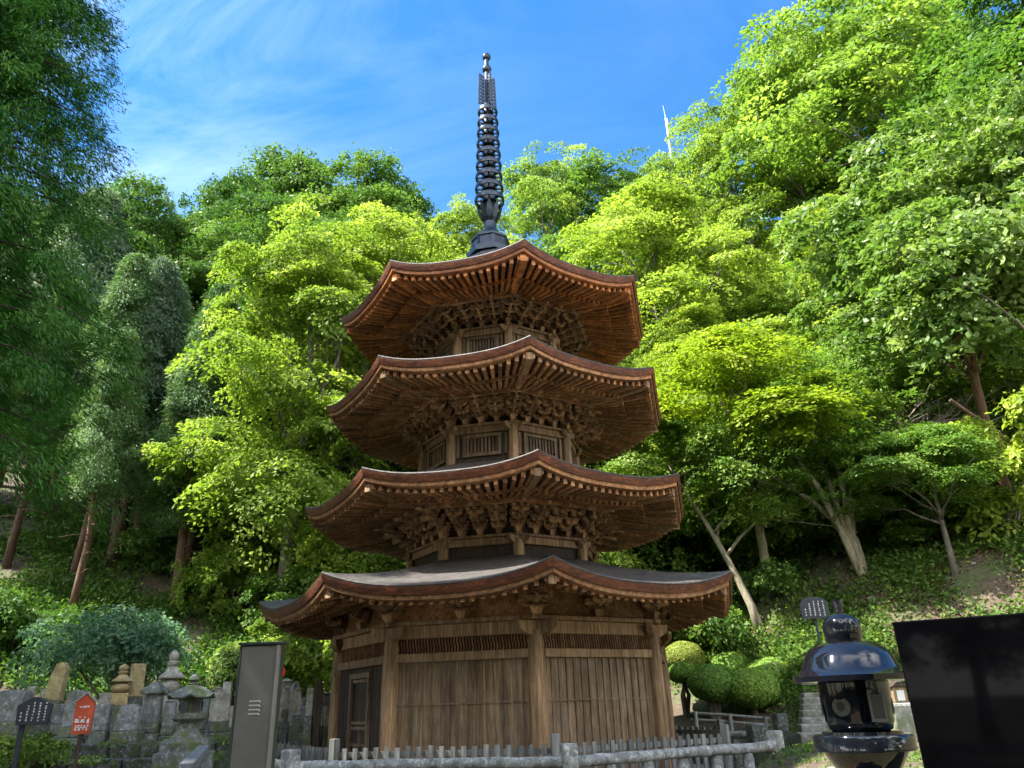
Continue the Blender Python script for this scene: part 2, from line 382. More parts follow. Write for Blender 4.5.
# wall panels
def wall_side(j):
    T = stan(j); Nn = snorm(j); F = sframe(j)
    side = RC * 2 * math.sin(math.pi / 8); ap = RC * C8
    L = side - 0.2
    door = (j % 8) in (6, 2)
    m = MB()
    n = 15
    rnd = random.Random(j)
    w = L / n
    base = Nn * ap
    if not door:
        for i in range(n):
            x = -L / 2 + (i + 0.5) * w; d = rnd.uniform(-0.006, 0.006)
            m.box(base + T * x + Nn * d + Vector((0, 0, 1.15)), (w * 0.93, 0.05, 1.78), F)
            if i: m.box(base + T * (x - w / 2) + Nn * 0.02 + Vector((0, 0, 1.15)), (0.03, 0.05, 1.78), F)
        m.box(base + Nn * 0.03 + Vector((0, 0, 1.42)), (L, 0.034, 0.02), F)
    else:
        for i in range(n):
            x = -L / 2 + (i + 0.5) * w
            if abs(x) < 0.42: continue
            m.box(base + T * x + Vector((0, 0, 1.15)), (w * 0.9, 0.05, 1.78), F)
        m.box(base + Vector((0, 0, 1.98)), (0.95, 0.05, 0.13), F)
    wall = m.build('wall_panel', M['wood_dark'] if door else M['wood_grey'], pag)
    # sill, lower rail
    m = MB(); m.box(base + Nn * 0.03 + Vector((0, 0, 0.32)), (L, 0.14, 0.12), F); m.build('sill', M['wood_dark'], wall)
    # transom rail
    m = MB(); m.box(base + Nn * 0.035 + Vector((0, 0, 2.087)), (L, 0.12, 0.125), F); m.build('transom_rail', M['wood_post'], wall, bevel=0.008)
    # bow lattice (wavy bars over a dark backing)
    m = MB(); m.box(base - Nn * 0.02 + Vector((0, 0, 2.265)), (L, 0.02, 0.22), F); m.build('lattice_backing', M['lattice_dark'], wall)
    m = MB(); nb = 44
    for i in range(nb):
        x = -L / 2 + (i + 0.5) * L / nb; pts = []
        for q in range(7):
            t = q / 6; pts.append(base + T * (x + 0.011 * math.sin(t * 2 * math.pi)) + Nn * 0.015 + Vector((0, 0, 2.155 + 0.22 * t)))
        m.tube(pts, [0.0095] * 7, 4)
    m.build('lattice', M['wood_rafter'], wall)
    if door:
        m = MB()
        for sx in (-1, 1):
            m.box(base + T * sx * 0.4 + Nn * 0.03 + Vector((0, 0, 1.09)), (0.07, 0.09, 1.6), F)
        m.box(base + Nn * 0.03 + Vector((0, 0, 1.9)), (0.9, 0.09, 0.08), F)
        dr = m.build('door', M['wood_grey'], pag)
        m = MB(); m.box(base - Nn * 0.01 + Vector((0, 0, 1.08)), (0.72, 0.03, 1.56), F); m.build('door_leaf', M['wood_dark'], dr)
        m = MB()
        for z in (0.4, 0.85, 1.1, 1.18, 1.82): m.box(base + Nn * 0.02 + Vector((0, 0, z)), (0.72, 0.04, 0.045), F)
        m.build('door_rails', M['wood_grey'], dr); m = MB()
        for x in (-0.18, 0.18, 0): m.box(base + T * x + Nn * 0.017 + Vector((0, 0, 0.62 if x else 0.99)), (0.04, 0.04, 0.42 if x else 0.26), F)
        m.build('door_stiles', M['wood_grey'], dr)
for j in range(8): wall_side(j)
# head beams with crossing noses, plus the flat plate on top
def beam_ring(R, z0, z1, thick, nose, name, mat, parent):
    m = MB()
    for j in range(8):
        L = R * 2 * math.sin(math.pi / 8) + nose * 2
        dz = 0.003 if j % 2 else 0.0
        m.box(snorm(j) * (R * C8) + Vector((0, 0, (z0 + z1) / 2 + dz)), (L, thick, z1 - z0), sframe(j))
    return m.build(name, mat, parent, bevel=0.01)
def nosing(R, z, w, h, ln, parent, mat):
    """carved beam noses crossing at a corner"""
    for k in range(8):
        m = MB()
        for j, sg in ((k, -1), (k - 1, 1)):
            T = stan(j) * sg; Nn = snorm(j)
            base = cd(k) * R
            Mx = Matrix((T, Nn * sg, Vector((0, 0, 1)))).transposed()
            if Mx.determinant() < 0: Mx = Matrix((T, -Nn * sg, Vector((0, 0, 1)))).transposed()
            poly = [(0, -h / 2), (ln * 0.45, -h / 2), (ln * 0.7, -h * 0.3), (ln * 0.95, h * 0.05), (ln, h / 2), (0, h / 2)]
            m.prism(poly, -w / 2, w / 2, Mx, base + Vector((0, 0, z + 0.0015 * (j % 2))))
        m.build('beam_nosing', mat, parent)
hb = beam_ring(RC, 2.37, 2.56, 0.12, -0.1, 'head_beam', M['wood_post'], pag)
nosing(RC, 2.45, 0.1, 0.2, 0.34, hb, M['wood_post'])
beam_ring(RC, 2.564, 2.63, 0.24, 0.13, 'wall_plate', M['wood_post'], pag)

def bracket_mesh(dr, dz, steps, s=1.0, tails=True, name='bracket_set'):
    """stepped arms and bearing blocks; local x tangent, y outward, z up; starts at the wall plate"""
    m = MB(); a = 0.062 * s; bl = 0.10 * s
    m.box((0, 0, 0.06 * s), (0.2 * s, 0.2 * s, 0.12 * s), taper=0.65)         # big bearing block
    for i in range(steps + 1):
        y = i * dr; z = 0.12 * s + i * dz
        L = (0.40 + 0.06 * i) * s
        if i:   # radial arm reaching the step
            m.prism([(-0.1 * s, z - 0.03), (y - 0.06 * s, z - 0.03), (y + 0.06 * s, z + 0.015), (y + 0.085 * s, z + a), (-0.1 * s, z + a)], -a / 2, a / 2,
                    Matrix(((0, 1, 0), (1, 0, 0), (0, 0, 1))))
        for zz, LL in ((z + 0.004, L), (z + dz * 0.55, L * 1.25)):
            if zz > 0.12 * s + steps * dz + 0.02: continue
            m.prism([(-LL / 2, zz + a), (-LL / 2, zz + a * 0.45), (-LL * 0.34, zz - 0.004), (LL * 0.34, zz - 0.004), (LL / 2, zz + a * 0.45), (LL / 2, zz + a)], y - a / 2, y + a / 2)
            for x in (-LL / 2 + bl / 2, 0, LL / 2 - bl / 2):
                m.box((x, y, zz + a + bl * 0.33), (bl, bl, bl * 0.62), taper=0.7)
    if tails:
        for q, zz in ((1, 0.10), (2, 0.2)):
            y0, y1 = -0.05, dr * (q + 0.9)
            z0 = zz * s + q * dz * 0.75 + 0.14
            m.bar((0, y0, z0 + 0.16), (0, y1 + 0.2, z0 - 0.05), a * 1.2, a * 1.3)
    return m.build(name, M['wood_bracket'], None)

def roof(level, Re, zc, lift, Rt, zt, Rp, Rb, zp, zbc, nraf, woodm, redm, boardm, power=1.25, th=(0.15, 0.085)):
    """curved octagonal roof: bark shell with thick edge (own mesh); boards and rafters are its children"""
    ns = 24; S = [-1 + 2 * i / ns for i in range(ns + 1)]
    ze = zc - lift
    def lf(R, s, p=2.0): return lift * max(0, (R - Rt) / (Re - Rt)) ** p * abs(s) ** 2.6
    def top(R, s):
        t = (R - Rt) / (Re - Rt); return ze + (zt - ze) * (1 - t) ** power * (1 - 0.0 * t) + lf(R, s)
    def under(R, s):
        """underside of the boards"""
        zE = ze - th[0] - th[1]; zB = zbc - lift * 0.45 + 0.10
        l = lift * (max(0, (R - Rp * 0.8) / (Re - Rp * 0.8)) ** 1.8) * abs(s) ** 2.6
        if R >= Rb: t = (R - Rb) / (Re - Rb); return zB + (zE - zB) * t + l
        t = (R - Rp) / (Rb - Rp); return zp + 0.05 + (zB - 0.07 - zp - 0.05) * t + l
    m = MB()
    rows = [Rt + (Re - Rt) * i / 14 for i in range(15)]
    for j in range(8):
        m.grid([[sp(j, s, R, top(R, s)) for s in S] for R in rows], flip=True)
        e = [(Re, 0.0), (Re + 0.012, -0.02), (Re - 0.005, -th[0] * 0.5), (Re - 0.035, -th[0]), (Re - 0.10, -th[0])]
        m.grid([[sp(j, s, R, ze + lift * abs(s) ** 2.6 + dz) for s in S] for R, dz in e], flip=True)
    rf = m.build('roof', M['bark'], pag, smooth=35)
    # bark edge strip colour: separate thin band just proud of the shell
    m = MB()
    for j in range(8):
        e = [(Re + 0.016, -0.035), (Re + 0.004, -th[0] * 0.55), (Re - 0.028, -th[0] - 0.002)]
        m.grid([[sp(j, s, R, ze + lift * abs(s) ** 2.6 + dz) for s in S] for R, dz in e], flip=True)
    m.build('bark_edge', redm, rf, smooth=35)
    m = MB()
    for j in range(8):
        e = [(Re - 0.05, -th[0] + 0.004), (Re - 0.06, -th[0] - th[1] * 0.8), (Re - 0.09, -th[0] - th[1]), (Re - 0.2, -th[0] - th[1])]
        m.grid([[sp(j, s, R, ze + lift * abs(s) ** 2.6 + dz) for s in S] for R, dz in e], flip=True)
    m.build('eave_board', boardm, rf, smooth=35)
    # soffit
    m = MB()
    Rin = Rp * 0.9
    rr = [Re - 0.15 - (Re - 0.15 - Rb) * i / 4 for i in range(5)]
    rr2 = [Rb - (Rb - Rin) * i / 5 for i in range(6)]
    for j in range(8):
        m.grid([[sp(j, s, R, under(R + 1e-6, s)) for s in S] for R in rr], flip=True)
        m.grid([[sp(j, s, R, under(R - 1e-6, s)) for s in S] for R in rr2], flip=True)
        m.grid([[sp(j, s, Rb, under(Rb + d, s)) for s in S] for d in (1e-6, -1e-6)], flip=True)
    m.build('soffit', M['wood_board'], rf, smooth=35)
    # rafters: fan from the centre line of the pagoda
    for nm, Ra, Rz, w, h in (('flying_rafters', Rb - 0.04, Re - 0.13, 0.066, 0.095), ('base_rafters', Rin, Rb + 0.05, 0.07, 0.105)):
        m = MB()
        for j in range(8):
            for i in range(nraf):
                s = -1 + (i + 0.5) * 2 / nraf
                q = 5; pts = []
                for a in range(q):
                    R = Ra + (Rz - Ra) * a / (q - 1)
                    zz = under(max(R, Rb + 1e-6), s) if nm[0] == 'f' else under(min(R, Rb - 1e-6), s)
                    pts.append(sp(j, s, R, zz - h / 2 + 0.004))
                T = stan(j); P = []
                for p in pts:
                    dirn = Vector((p.x, p.y, 0)).normalized(); X = Vector((-dirn.y, dirn.x, 0))
                    ww = w * (0.8 + 0.2 * p.xy.length / Rz)
                    P += [p - X * ww / 2 - Vector((0, 0, h / 2)), p + X * ww / 2 - Vector((0, 0, h / 2)), p + X * ww / 2 + Vector((0, 0, h / 2)), p - X * ww / 2 + Vector((0, 0, h / 2))]
                F = [(0, 1, 2, 3), (4 * q - 1, 4 * q - 2, 4 * q - 3, 4 * q - 4)]
                for a in range(q - 1):
                    for e in range(4):
                        f2 = (e + 1) % 4; F.append((a * 4 + f2, a * 4 + e, a * 4 + 4 + e, a * 4 + 4 + f2))
                m.add(P, F)
        m.build(nm, woodm, rf)
    # middle board carried on the base rafter ends
    m = MB()
    for j in range(8):
        e = [(Rb + 0.03, 0.0), (Rb + 0.035, -0.055), (Rb - 0.035, -0.055), (Rb - 0.035, 0.02)]
        m.grid([[sp(j, s, R, under(Rb + 1e-6, s) - 0.062 + dz) for s in S] for R, dz in e], flip=True)
    m.build('rafter_board', M['wood_bracket'] if level < 4 else M['wood_eave_glow'], rf, smooth=35)
    # hip rafters
    for k in range(8):
        m = MB(); pts = []
        Rr = [Rin, (Rin + Rb) / 2, Rb, (Rb + Re) / 2, Re - 0.13]
        d = cd(k); X = Vector((-d.y, d.x, 0)); P = []; w, h = 0.11, 0.13
        for R in Rr:
            p = d * R + Vector((0, 0, under(R + (1e-6 if R >= Rb else -1e-6), 1.0) - h / 2 - 0.02))
            P += [p - X * w / 2 - Vector((0, 0, h / 2)), p + X * w / 2 - Vector((0, 0, h / 2)), p + X * w / 2 + Vector((0, 0, h / 2)), p - X * w / 2 + Vector((0, 0, h / 2))]
        F = [(0, 1, 2, 3), (19, 18, 17, 16)]
        for a in range(4):
            for e in range(4):
                f2 = (e + 1) % 4; F.append((a * 4 + f2, a * 4 + e, a * 4 + 4 + e, a * 4 + 4 + f2))
        m.add(P, F); m.build('hip_rafter', M['wood_post'] if level < 4 else woodm, rf)
    # eave purlin
    m = MB()
    for j in range(8):
        L = Rp * 2 * math.sin(math.pi / 8) + 0.25
        m.box(snorm(j) * (Rp * C8) + Vector((0, 0, zp - 0.065 + 0.002 * (j % 2))), (L, 0.09, 0.10), sframe(j))
    m.build('purlin', M['wood_rafter'], rf)
    return rf

# roof 1 and its brackets
roof(1, 4.54, 3.27, 0.27, 1.80, 3.80, 3.34, 3.95, 3.05, 3.0, 22, M['wood_rafter'], M['wood_red'], M['wood_rafter'], 1.15)
b1 = bracket_mesh(0.17, 0.085, 1, 0.98, tails=False)
for k in range(8):
    for mid in (0, 1):
        o = b1 if (k == 0 and mid == 0) else b1.copy()
        if o is not b1: COL.objects.link(o)
        o.parent = pag
        a = PHI + (k + 0.5 * mid) * math.pi / 4
        R = (RC if not mid else RC * C8) + 0.05
        o.location = Vector((math.sin(a), -math.cos(a), 0)) * R + Vector((0, 0, 2.632)); o.rotation_euler = (0, 0, a + math.pi)
        sc = 1.1 if not mid else 0.9
        o.scale = (sc, sc, 1.0)
m = MB()
for j in range(8):
    m.box(snorm(j) * (RC * C8 - 0.05) + Vector((0, 0, 2.83)), (RC * 0.765 - 0.02, 0.05, 0.42), sframe(j))
m.build('frieze_board', M['wood_rafter'], pag)

def storey(level, R, z0, z1, Rp, zp, zc, woodm):
    side = R * 2 * math.sin(math.pi / 8); ap = R * C8
    m = MB()
    for j in range(8):   # wall boards (plain) with window openings faced by frames below
        m.box(snorm(j) * (ap - 0.06) + Vector((0, 0, (z0 + z1) / 2)), (side - 0.02, 0.04, z1 - z0), sframe(j))
    m.lathe([(R - 0.08, z1 - 0.02), (R - 0.08, zp + 0.12)], 8, a0=PHI)
    body = m.build('storey_body', M['wood_dark'], pag)
    c = column('column', R, 0, 0.095, z0, z1 - 0.08, body, M['wood_post'])
    for k in range(1, 8): copy_under(c, body, 0.5 * k, cd(k) * R + Vector((0, 0, z0)))
    h = beam_ring(R, z1 - 0.17, z1 - 0.04, 0.08, -0.06, 'head_beam', M['wood_post'], body)
    nosing(R, z1 - 0.10, 0.075, 0.14, 0.2, body, M['wood_post'])
    beam_ring(R, z1 - 0.037, z1 + 0.01, 0.17, 0.09, 'wall_plate', M['wood_post'], body)
    zb, ztp = z1 - 0.62, z1 - 0.19
    if level > 2:
        for j in range(8):
            m = MB(); F = sframe(j); base = snorm(j) * (ap - 0.015)
            w = side * 0.52
            for sx in (-1, 1): m.box(base + stan(j) * sx * (w / 2 + 0.03) + Vector((0, 0, (zb + ztp) / 2)), (0.06, 0.07, ztp - zb), F)
            for zz in (zb + 0.03, ztp - 0.03): m.box(base + snorm(j) * 0.002 + Vector((0, 0, zz)), (w + 0.118, 0.07, 0.06), F)
            for i in range(9):
                x = -w / 2 + (i + 0.5) * w / 9
                m.box(base - snorm(j) * 0.012 + stan(j) * x + Vector((0, 0, (zb + ztp) / 2)), (0.028, 0.03, ztp - zb - 0.1), F)
            for sx in (-1, 1): m.box(base + stan(j) * sx * (side / 2 - 0.14) + Vector((0, 0, (zb + ztp) / 2)), (0.05, 0.05, ztp - zb), F)
            m.build('window', M['wood_grey'], body)
    steps = 3
    dr = (Rp - R) * C8 / steps; dz = (zp - 0.12 - (z1 + 0.12)) / steps
    br = bracket_mesh(dr, dz, steps, 0.9)
    for k in range(8):
        for q in range(4):
            f = q / 4.0
            o = br if (k == 0 and q == 0) else br.copy()
            if o is not br: COL.objects.link(o)
            o.parent = body
            if q == 0:
                p = cd(k) * R; a = PHI + k * math.pi / 4; s = 1 / C8
            else:
                p = cd(k) * R * (1 - f) + cd(k + 1) * R * f; a = PHI + (k + 0.5) * math.pi / 4; s = 1.0
            p.z = z1 + 0.012
            fan = 0.0 if q == 0 else (f - 0.5) * 0.5
            o.location = p; o.rotation_euler = (0, 0, a + fan + math.pi); o.scale = (0.68, s, 1)
    return body
# levels: Re, corner z, lift, storey R, wall plate z
for lv, Re, zc, lift, Rs, zs0, zs1, Rt, zt, nr, wm, rm_ in (
        (2, 3.85, 5.04, 0.20, 1.80, 3.70, 4.15, 1.62, 5.60, 19, M['wood_rafter'], M['wood_red']),
        (3, 3.60, 7.16, 0.20, 1.60, 5.45, 6.33, 1.42, 7.72, 18, M['wood_rafter'], M['wood_red']),
        (4, 3.41, 9.24, 0.23, 1.40, 7.60, 8.50, 0.42, 11.02, 17, M['wood_rafter_glow'], M['wood_red'])):
    Rp = 0.605 * Re; zp = zc - 0.33
    roof(lv, Re, zc, lift, Rt, zt, Rp, 0.79 * Re, zp, zc - 0.37, nr, wm, rm_, M['wood_rafter'] if lv < 4 else M['wood_eave_glow'], 1.35)
    storey(lv, Rs, zs0, zs1, Rp, zp, zc, wm)

# finial
fx = -0.12
FO = Vector((fx, 0, 0))
m = MB(); m.lathe([(0.145, 11.6), (0.12, 15.6), (0.07, 15.65), (0.055, 17.2)], 14, FO)
fin = m.build('finial', M['iron'], pag, smooth=50)
m = MB(); m.lathe([(0.56, 10.95), (0.56, 11.08), (0.47, 11.12), (0.43, 11.38), (0.46, 11.41), (0.46, 11.46), (0.26, 11.5)], 8, FO, PHI)
for k in range(8):
    m.box(FO + cd(k) * 0.44 + Vector((0, 0, 11.24)), (0.05, 0.05, 0.26), Matrix.Rotation(PHI + k * math.pi / 4, 3, 'Z'))
m.build('finial_base', M['iron'], fin)
m = MB(); m.lathe([(0.30, 11.48), (0.29, 11.56), (0.23, 11.66), (0.17, 11.74), (0.15, 11.82), (0.15, 12.0)], 24, FO); m.build('inverted_bowl', M['iron'], fin, smooth=50)
m = MB()
for i in range(10):
    a = i * 0.6283; d = Vector((math.sin(a), -math.cos(a), 0)); X = Vector((d.y, -d.x, 0)); rows = []
    for z, r, w in ((11.95, 0.14, 0.04), (12.05, 0.2, 0.055), (12.2, 0.255, 0.065), (12.34, 0.3, 0.05), (12.46, 0.345, 0.005)):
        rows.append([FO + d * r + X * w * q + Vector((0, 0, z)) for q in (-1, 0, 1)])
    m.grid(rows); m.grid([[p - d * 0.02 for p in r_] for r_ in rows], flip=True)
m.build('lotus_petals', M['iron'], fin)
for i in range(9):
    t = i / 8; z = 12.62 + t * 2.75; r = 0.355 - 0.105 * t; hh = 0.062 - 0.008 * t
    m = MB(); m.lathe([(r, z - hh), (r + 0.012, z), (r, z + hh), (r - 0.03, z + hh), (r - 0.03, z - hh), (r, z - hh)], 28, FO, cap=False)
    for q in range(8):
        a = q * math.pi / 4; d = Vector((math.sin(a), -math.cos(a), 0))
        m.bar(FO + d * 0.08 + Vector((0, 0, z)), FO + d * (r - 0.02) + Vector((0, 0, z)), 0.035, 0.045)
    m.lathe([(0.19 - 0.05 * t, z - 0.07), (0.19 - 0.05 * t, z + 0.07)], 16, FO)
    m.build('ring', M['iron'], fin, smooth=40)
for i in range(4):
    a = PHI + 0.3 + i * math.pi / 2; d = Vector((math.sin(a), -math.cos(a), 0)); m = MB()
    n = 9
    for q in range(n):
        z = 15.6 + 0.92 * q / (n - 1)
        r0, r1 = 0.08, 0.25 - 0.05 * abs(q / (n - 1) - 0.3)
        m.bar(FO + d * r0 + Vector((0, 0, z)), FO + d * r1 + Vector((0, 0, z + 0.05)), 0.025, 0.05)
    m.bar(FO + d * 0.235 + Vector((0, 0, 15.58)), FO + d * 0.205 + Vector((0, 0, 16.6)), 0.03, 0.045)
    m.bar(FO + d * 0.15 + Vector((0, 0, 15.58)), FO + d * 0.14 + Vector((0, 0, 16.5)), 0.022, 0.03)
    m.build('flame_plate', M['iron'], fin)
for z, r in ((16.84, 0.125), (17.27, 0.115)):
    m = MB(); m.lathe([(0.05, z - r), (r * 0.75, z - r * 0.66), (r, z - r * 0.1), (r * 0.85, z + r * 0.5), (r * 0.4, z + r * 0.85), (0.04, z + r)], 16, FO); m.build('jewel', M['iron'], fin, smooth=60)

# ------------------------------------------------------------------ fences around the pagoda
pf = thing('picket_fence', 'low grey wooden picket fence in an octagon close round the pagoda', 'fence', (PX, PY, 0))
RF = 4.1
for k in range(8):
    m = MB(); m.box(cd(k) * RF + Vector((0, 0, 0.5)), (0.11, 0.11, 1.02), Matrix.Rotation(PHI + k * 0.785, 3, 'Z')); m.build('post', M['picket'], pf, bevel=0.01)
    L = RF * 2 * math.sin(math.pi / 8); n = 20; m = MB(); F = sframe(k); base = snorm(k) * RF * C8; rn = random.Random(k)
    for i in range(1, n):
        x = -L / 2 + i * L / n + rn.uniform(-0.006, 0.006)
        m.box(base + stan(k) * x + Vector((0, 0, 0.44 + rn.uniform(-0.012, 0.012))), (0.066, 0.03, 0.9), F)
    for z in (0.32, 0.80): m.box(base - snorm(k) * 0.034 + Vector((0, 0, z)), (L - 0.1, 0.036, 0.07), F)
    m.build('picket_panel', M['picket'], pf)
sr = thing('stone_railing', 'lichen-spotted granite railing with thick round-topped posts in front of the picket fence', 'railing', (PX, PY, 0))
RR = 4.85
for k in range(8):
    F = Matrix.Rotation(PHI + k * 0.785, 3, 'Z')
    m = MB(); m.box(cd(k) * RR + Vector((0, 0, 0.42)), (0.2, 0.2, 1.0), F); m.build('post', M['granite'], sr, bevel=0.03)
    L = RR * 2 * math.sin(math.pi / 8); base = snorm(k) * RR * C8; Fs = sframe(k)
    m = MB(); a = base - stan(k) * (L / 2 - 0.08); b_ = base + stan(k) * (L / 2 - 0.08)
    rn = random.Random(k + 40); pts = []; rad = []
    for i in range(19):
        t = i / 18; pts.append(a.lerp(b_, t) + Vector((0, 0, 0.715 + rn.uniform(-0.006, 0.006)))); rad.append(0.07 + rn.uniform(-0.005, 0.005))
    m.tube(pts, rad, 10); m.build('rail', M['granite'], sr, smooth=60)
    for i in range(1, 6):
        x = -L / 2 + i * L / 6; m = MB()
        m.lathe([(0.085, 0), (0.085, 0.56), (0.07, 0.65)], 8); o = m.build('baluster', M['granite'], sr, smooth=50); o.location = base + stan(k) * x

# ------------------------------------------------------------------ sky, sun, render settings
w = bpy.data.worlds.new('World'); scn.world = w; w.use_nodes = True
nt = w.node_tree; bg = nt.nodes['Background']
sky = N(nt, 'ShaderNodeTexSky', sky_type='NISHITA'); sky.sun_disc = False
sky.sun_elevation = R_(SUN_EL); sky.sun_rotation = R_(SUN_AZ); sky.altitude = 900; sky.air_density = 1.0; sky.dust_density = 0.35; sky.ozone_density = 2.5
hs = N(nt, 'ShaderNodeHueSaturation'); hs.inputs['Saturation'].default_value = 1.3; nt.links.new(sky.outputs[0], hs.inputs['Color'])
tc = N(nt, 'ShaderNodeTexCoord'); mp = N(nt, 'ShaderNodeMapping'); mp.inputs['Rotation'].default_value = (0, 0, R_(-35)); mp.inputs['Scale'].default_value = (1.0, 4.0, 2.2)
nt.links.new(tc.outputs['Generated'], mp.inputs[0])
cn = noise(nt, mp.outputs[0], 1.6, 7, 0.62, 0.9)
cr_ = ramp(nt, [(0.40, (0, 0, 0)), (0.85, (0.58, 0.58, 0.58))]); nt.links.new(cn, cr_.inputs[0])
# the cirrus thins out towards the right of the view
sx = N(nt, 'ShaderNodeSeparateXYZ'); nt.links.new(tc.outputs['Generated'], sx.inputs[0])
mr = N(nt, 'ShaderNodeMapRange'); mr.inputs[1].default_value = 0.05; mr.inputs[2].default_value = -0.5; mr.inputs[3].default_value = 0.12; mr.inputs[4].default_value = 1.0
nt.links.new(sx.outputs[0], mr.inputs[0])
mm = N(nt, 'ShaderNodeMath', operation='MULTIPLY'); nt.links.new(cr_.outputs[0], mm.inputs[0]); nt.links.new(mr.outputs[0], mm.inputs[1])
thin = mixc(nt, mm.outputs[0], hs.outputs[0], (4.8, 5.7, 6.8))
# bright cloud added behind the viewer, unseen, to lift the front fill light
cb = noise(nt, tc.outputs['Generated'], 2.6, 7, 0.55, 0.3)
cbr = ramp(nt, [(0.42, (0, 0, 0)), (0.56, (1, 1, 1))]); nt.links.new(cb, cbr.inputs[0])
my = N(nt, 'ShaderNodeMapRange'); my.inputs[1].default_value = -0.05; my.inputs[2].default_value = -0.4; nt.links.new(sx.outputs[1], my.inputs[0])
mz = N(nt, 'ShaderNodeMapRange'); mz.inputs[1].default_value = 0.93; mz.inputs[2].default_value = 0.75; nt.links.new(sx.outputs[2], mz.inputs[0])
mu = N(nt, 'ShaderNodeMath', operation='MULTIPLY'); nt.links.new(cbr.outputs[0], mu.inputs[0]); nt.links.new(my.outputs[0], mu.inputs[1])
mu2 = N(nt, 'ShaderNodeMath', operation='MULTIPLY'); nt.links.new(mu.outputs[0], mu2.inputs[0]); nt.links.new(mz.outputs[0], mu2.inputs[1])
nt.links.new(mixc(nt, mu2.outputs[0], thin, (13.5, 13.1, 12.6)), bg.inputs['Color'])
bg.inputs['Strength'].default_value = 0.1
sl = bpy.data.lights.new('sun', 'SUN'); sl.energy = 4.8; sl.angle = R_(0.53); sl.color = (1.0, 0.95, 0.86)
so = bpy.data.objects.new('sun', sl); COL.objects.link(so)
sd = Vector((math.sin(R_(SUN_AZ)) * math.cos(R_(SUN_EL)), math.cos(R_(SUN_AZ)) * math.cos(R_(SUN_EL)), math.sin(R_(SUN_EL))))
so.rotation_euler = sd.to_track_quat('Z', 'Y').to_euler(); so.location = (-30, 0, 60)
vs = scn.view_settings
scn.display_settings.display_device = 'sRGB'
vs.view_transform = 'Standard'; vs.look = 'None'; vs.gamma = 1.0; vs.use_curve_mapping = False; vs.exposure = 2.0
cy = scn.cycles
cy.use_denoising = True
try: cy.denoiser = 'OPENIMAGEDENOISE'
except Exception: pass
cy.max_bounces = 8; cy.diffuse_bounces = 5; cy.glossy_bounces = 3; cy.transmission_bounces = 5; cy.transparent_max_bounces = 4
cy.sample_clamp_indirect = 4.0
cy.use_adaptive_sampling = True; cy.adaptive_threshold = 0.02
#@@FOREST@@
# ------------------------------------------------------------------ foliage
def leaf_mesh(name, c, nrm, d, L, W, tone, mat, fold=0.0):
    """one mesh of many diamond leaves. c,nrm,d: (n,3) centre, normal, length direction"""
    n = len(c)
    nrm = nrm / (np.linalg.norm(nrm, axis=1, keepdims=True) + 1e-9)
    d = d - nrm * (d * nrm).sum(1, keepdims=True); d /= (np.linalg.norm(d, axis=1, keepdims=True) + 1e-9)
    b = np.cross(nrm, d)
    L = L[:, None]; W = W[:, None]
    P = np.empty((n, 4, 3), np.float32)
    P[:, 0] = c - d * L * 0.5; P[:, 2] = c + d * L * 0.5 - nrm * L * 0.12
    P[:, 1] = c + b * W * 0.5 + d * L * 0.05; P[:, 3] = c - b * W * 0.5 + d * L * 0.05
    me = bpy.data.meshes.new(name)
    me.vertices.add(4 * n); me.vertices.foreach_set('co', P.ravel())
    me.loops.add(4 * n); me.loops.foreach_set('vertex_index', np.arange(4 * n, dtype=np.int32))
    me.polygons.add(n); me.polygons.foreach_set('loop_start', np.arange(0, 4 * n, 4, dtype=np.int32))
    me.update(calc_edges=True)
    a = me.attributes.new('tone', 'FLOAT', 'FACE'); a.data.foreach_set('value', np.clip(tone, 0, 1).astype(np.float32))
    me.materials.append(mat)
    return me
def unit(v): return v / (np.linalg.norm(v, axis=-1, keepdims=True) + 1e-9)

def spray_leaves(rng, C, nd, n, rad, L, flat=0.12, tilt=0.45, droop=0.25, tone_sp=0.18, aspect=0.55):
    """n leaves on each flat spray: C centres (k,3), nd spray normals"""
    k = len(C)
    nd = unit(nd); ref = unit(rng.normal(size=(k, 3))); t = unit(np.cross(nd, ref)); bb = np.cross(nd, t)
    rr = rad * rng.uniform(0.6, 1.3, (k, 1)) * np.sqrt(rng.uniform(0.0, 1, (k, n)))
    aa = rng.uniform(0, 2 * np.pi, (k, n))
    x = (rr * np.cos(aa))[..., None]; y = (rr * np.sin(aa) * 0.75)[..., None]
    p = C[:, None] + t[:, None] * x + bb[:, None] * y + nd[:, None] * (rng.normal(size=(k, n, 1)) * flat * rad)
    p[..., 2] -= droop * rr * rr / rad
    nr = nd[:, None] + rng.normal(size=(k, n, 3)) * tilt
    dd = t[:, None] * x + bb[:, None] * y + rng.normal(size=(k, n, 3)) * 0.5 * rad - np.array([0, 0, 0.3 * rad])
    tn = rng.normal(0.5, tone_sp, (k, 1)) + rng.normal(0, 0.13, (k, n))
    ls = L * rng.uniform(0.45, 1.4, (k, n))
    f = lambda a: a.reshape(-1, 3)
    return f(p), f(nr), f(dd), ls.ravel(), ls.ravel() * aspect, tn.ravel()

def envelope_points(rng, lobes, k, inner=0.25, up=0.25):
    cs = np.array([l[:3] for l in lobes]); rs = np.array([[l[3], l[3], l[4]] for l in lobes])
    pr = rs[:, 0] * rs[:, 2]; pr = pr / pr.sum()
    idx = rng.choice(len(lobes), k, p=pr)
    d = rng.normal(size=(k, 3)); d[:, 2] += up; d = unit(d)
    r = np.where(rng.uniform(size=k) < inner, rng.uniform(0.2, 0.8, k), rng.uniform(0.78, 1.12, k))
    return cs[idx] + d * rs[idx] * r[:, None], d

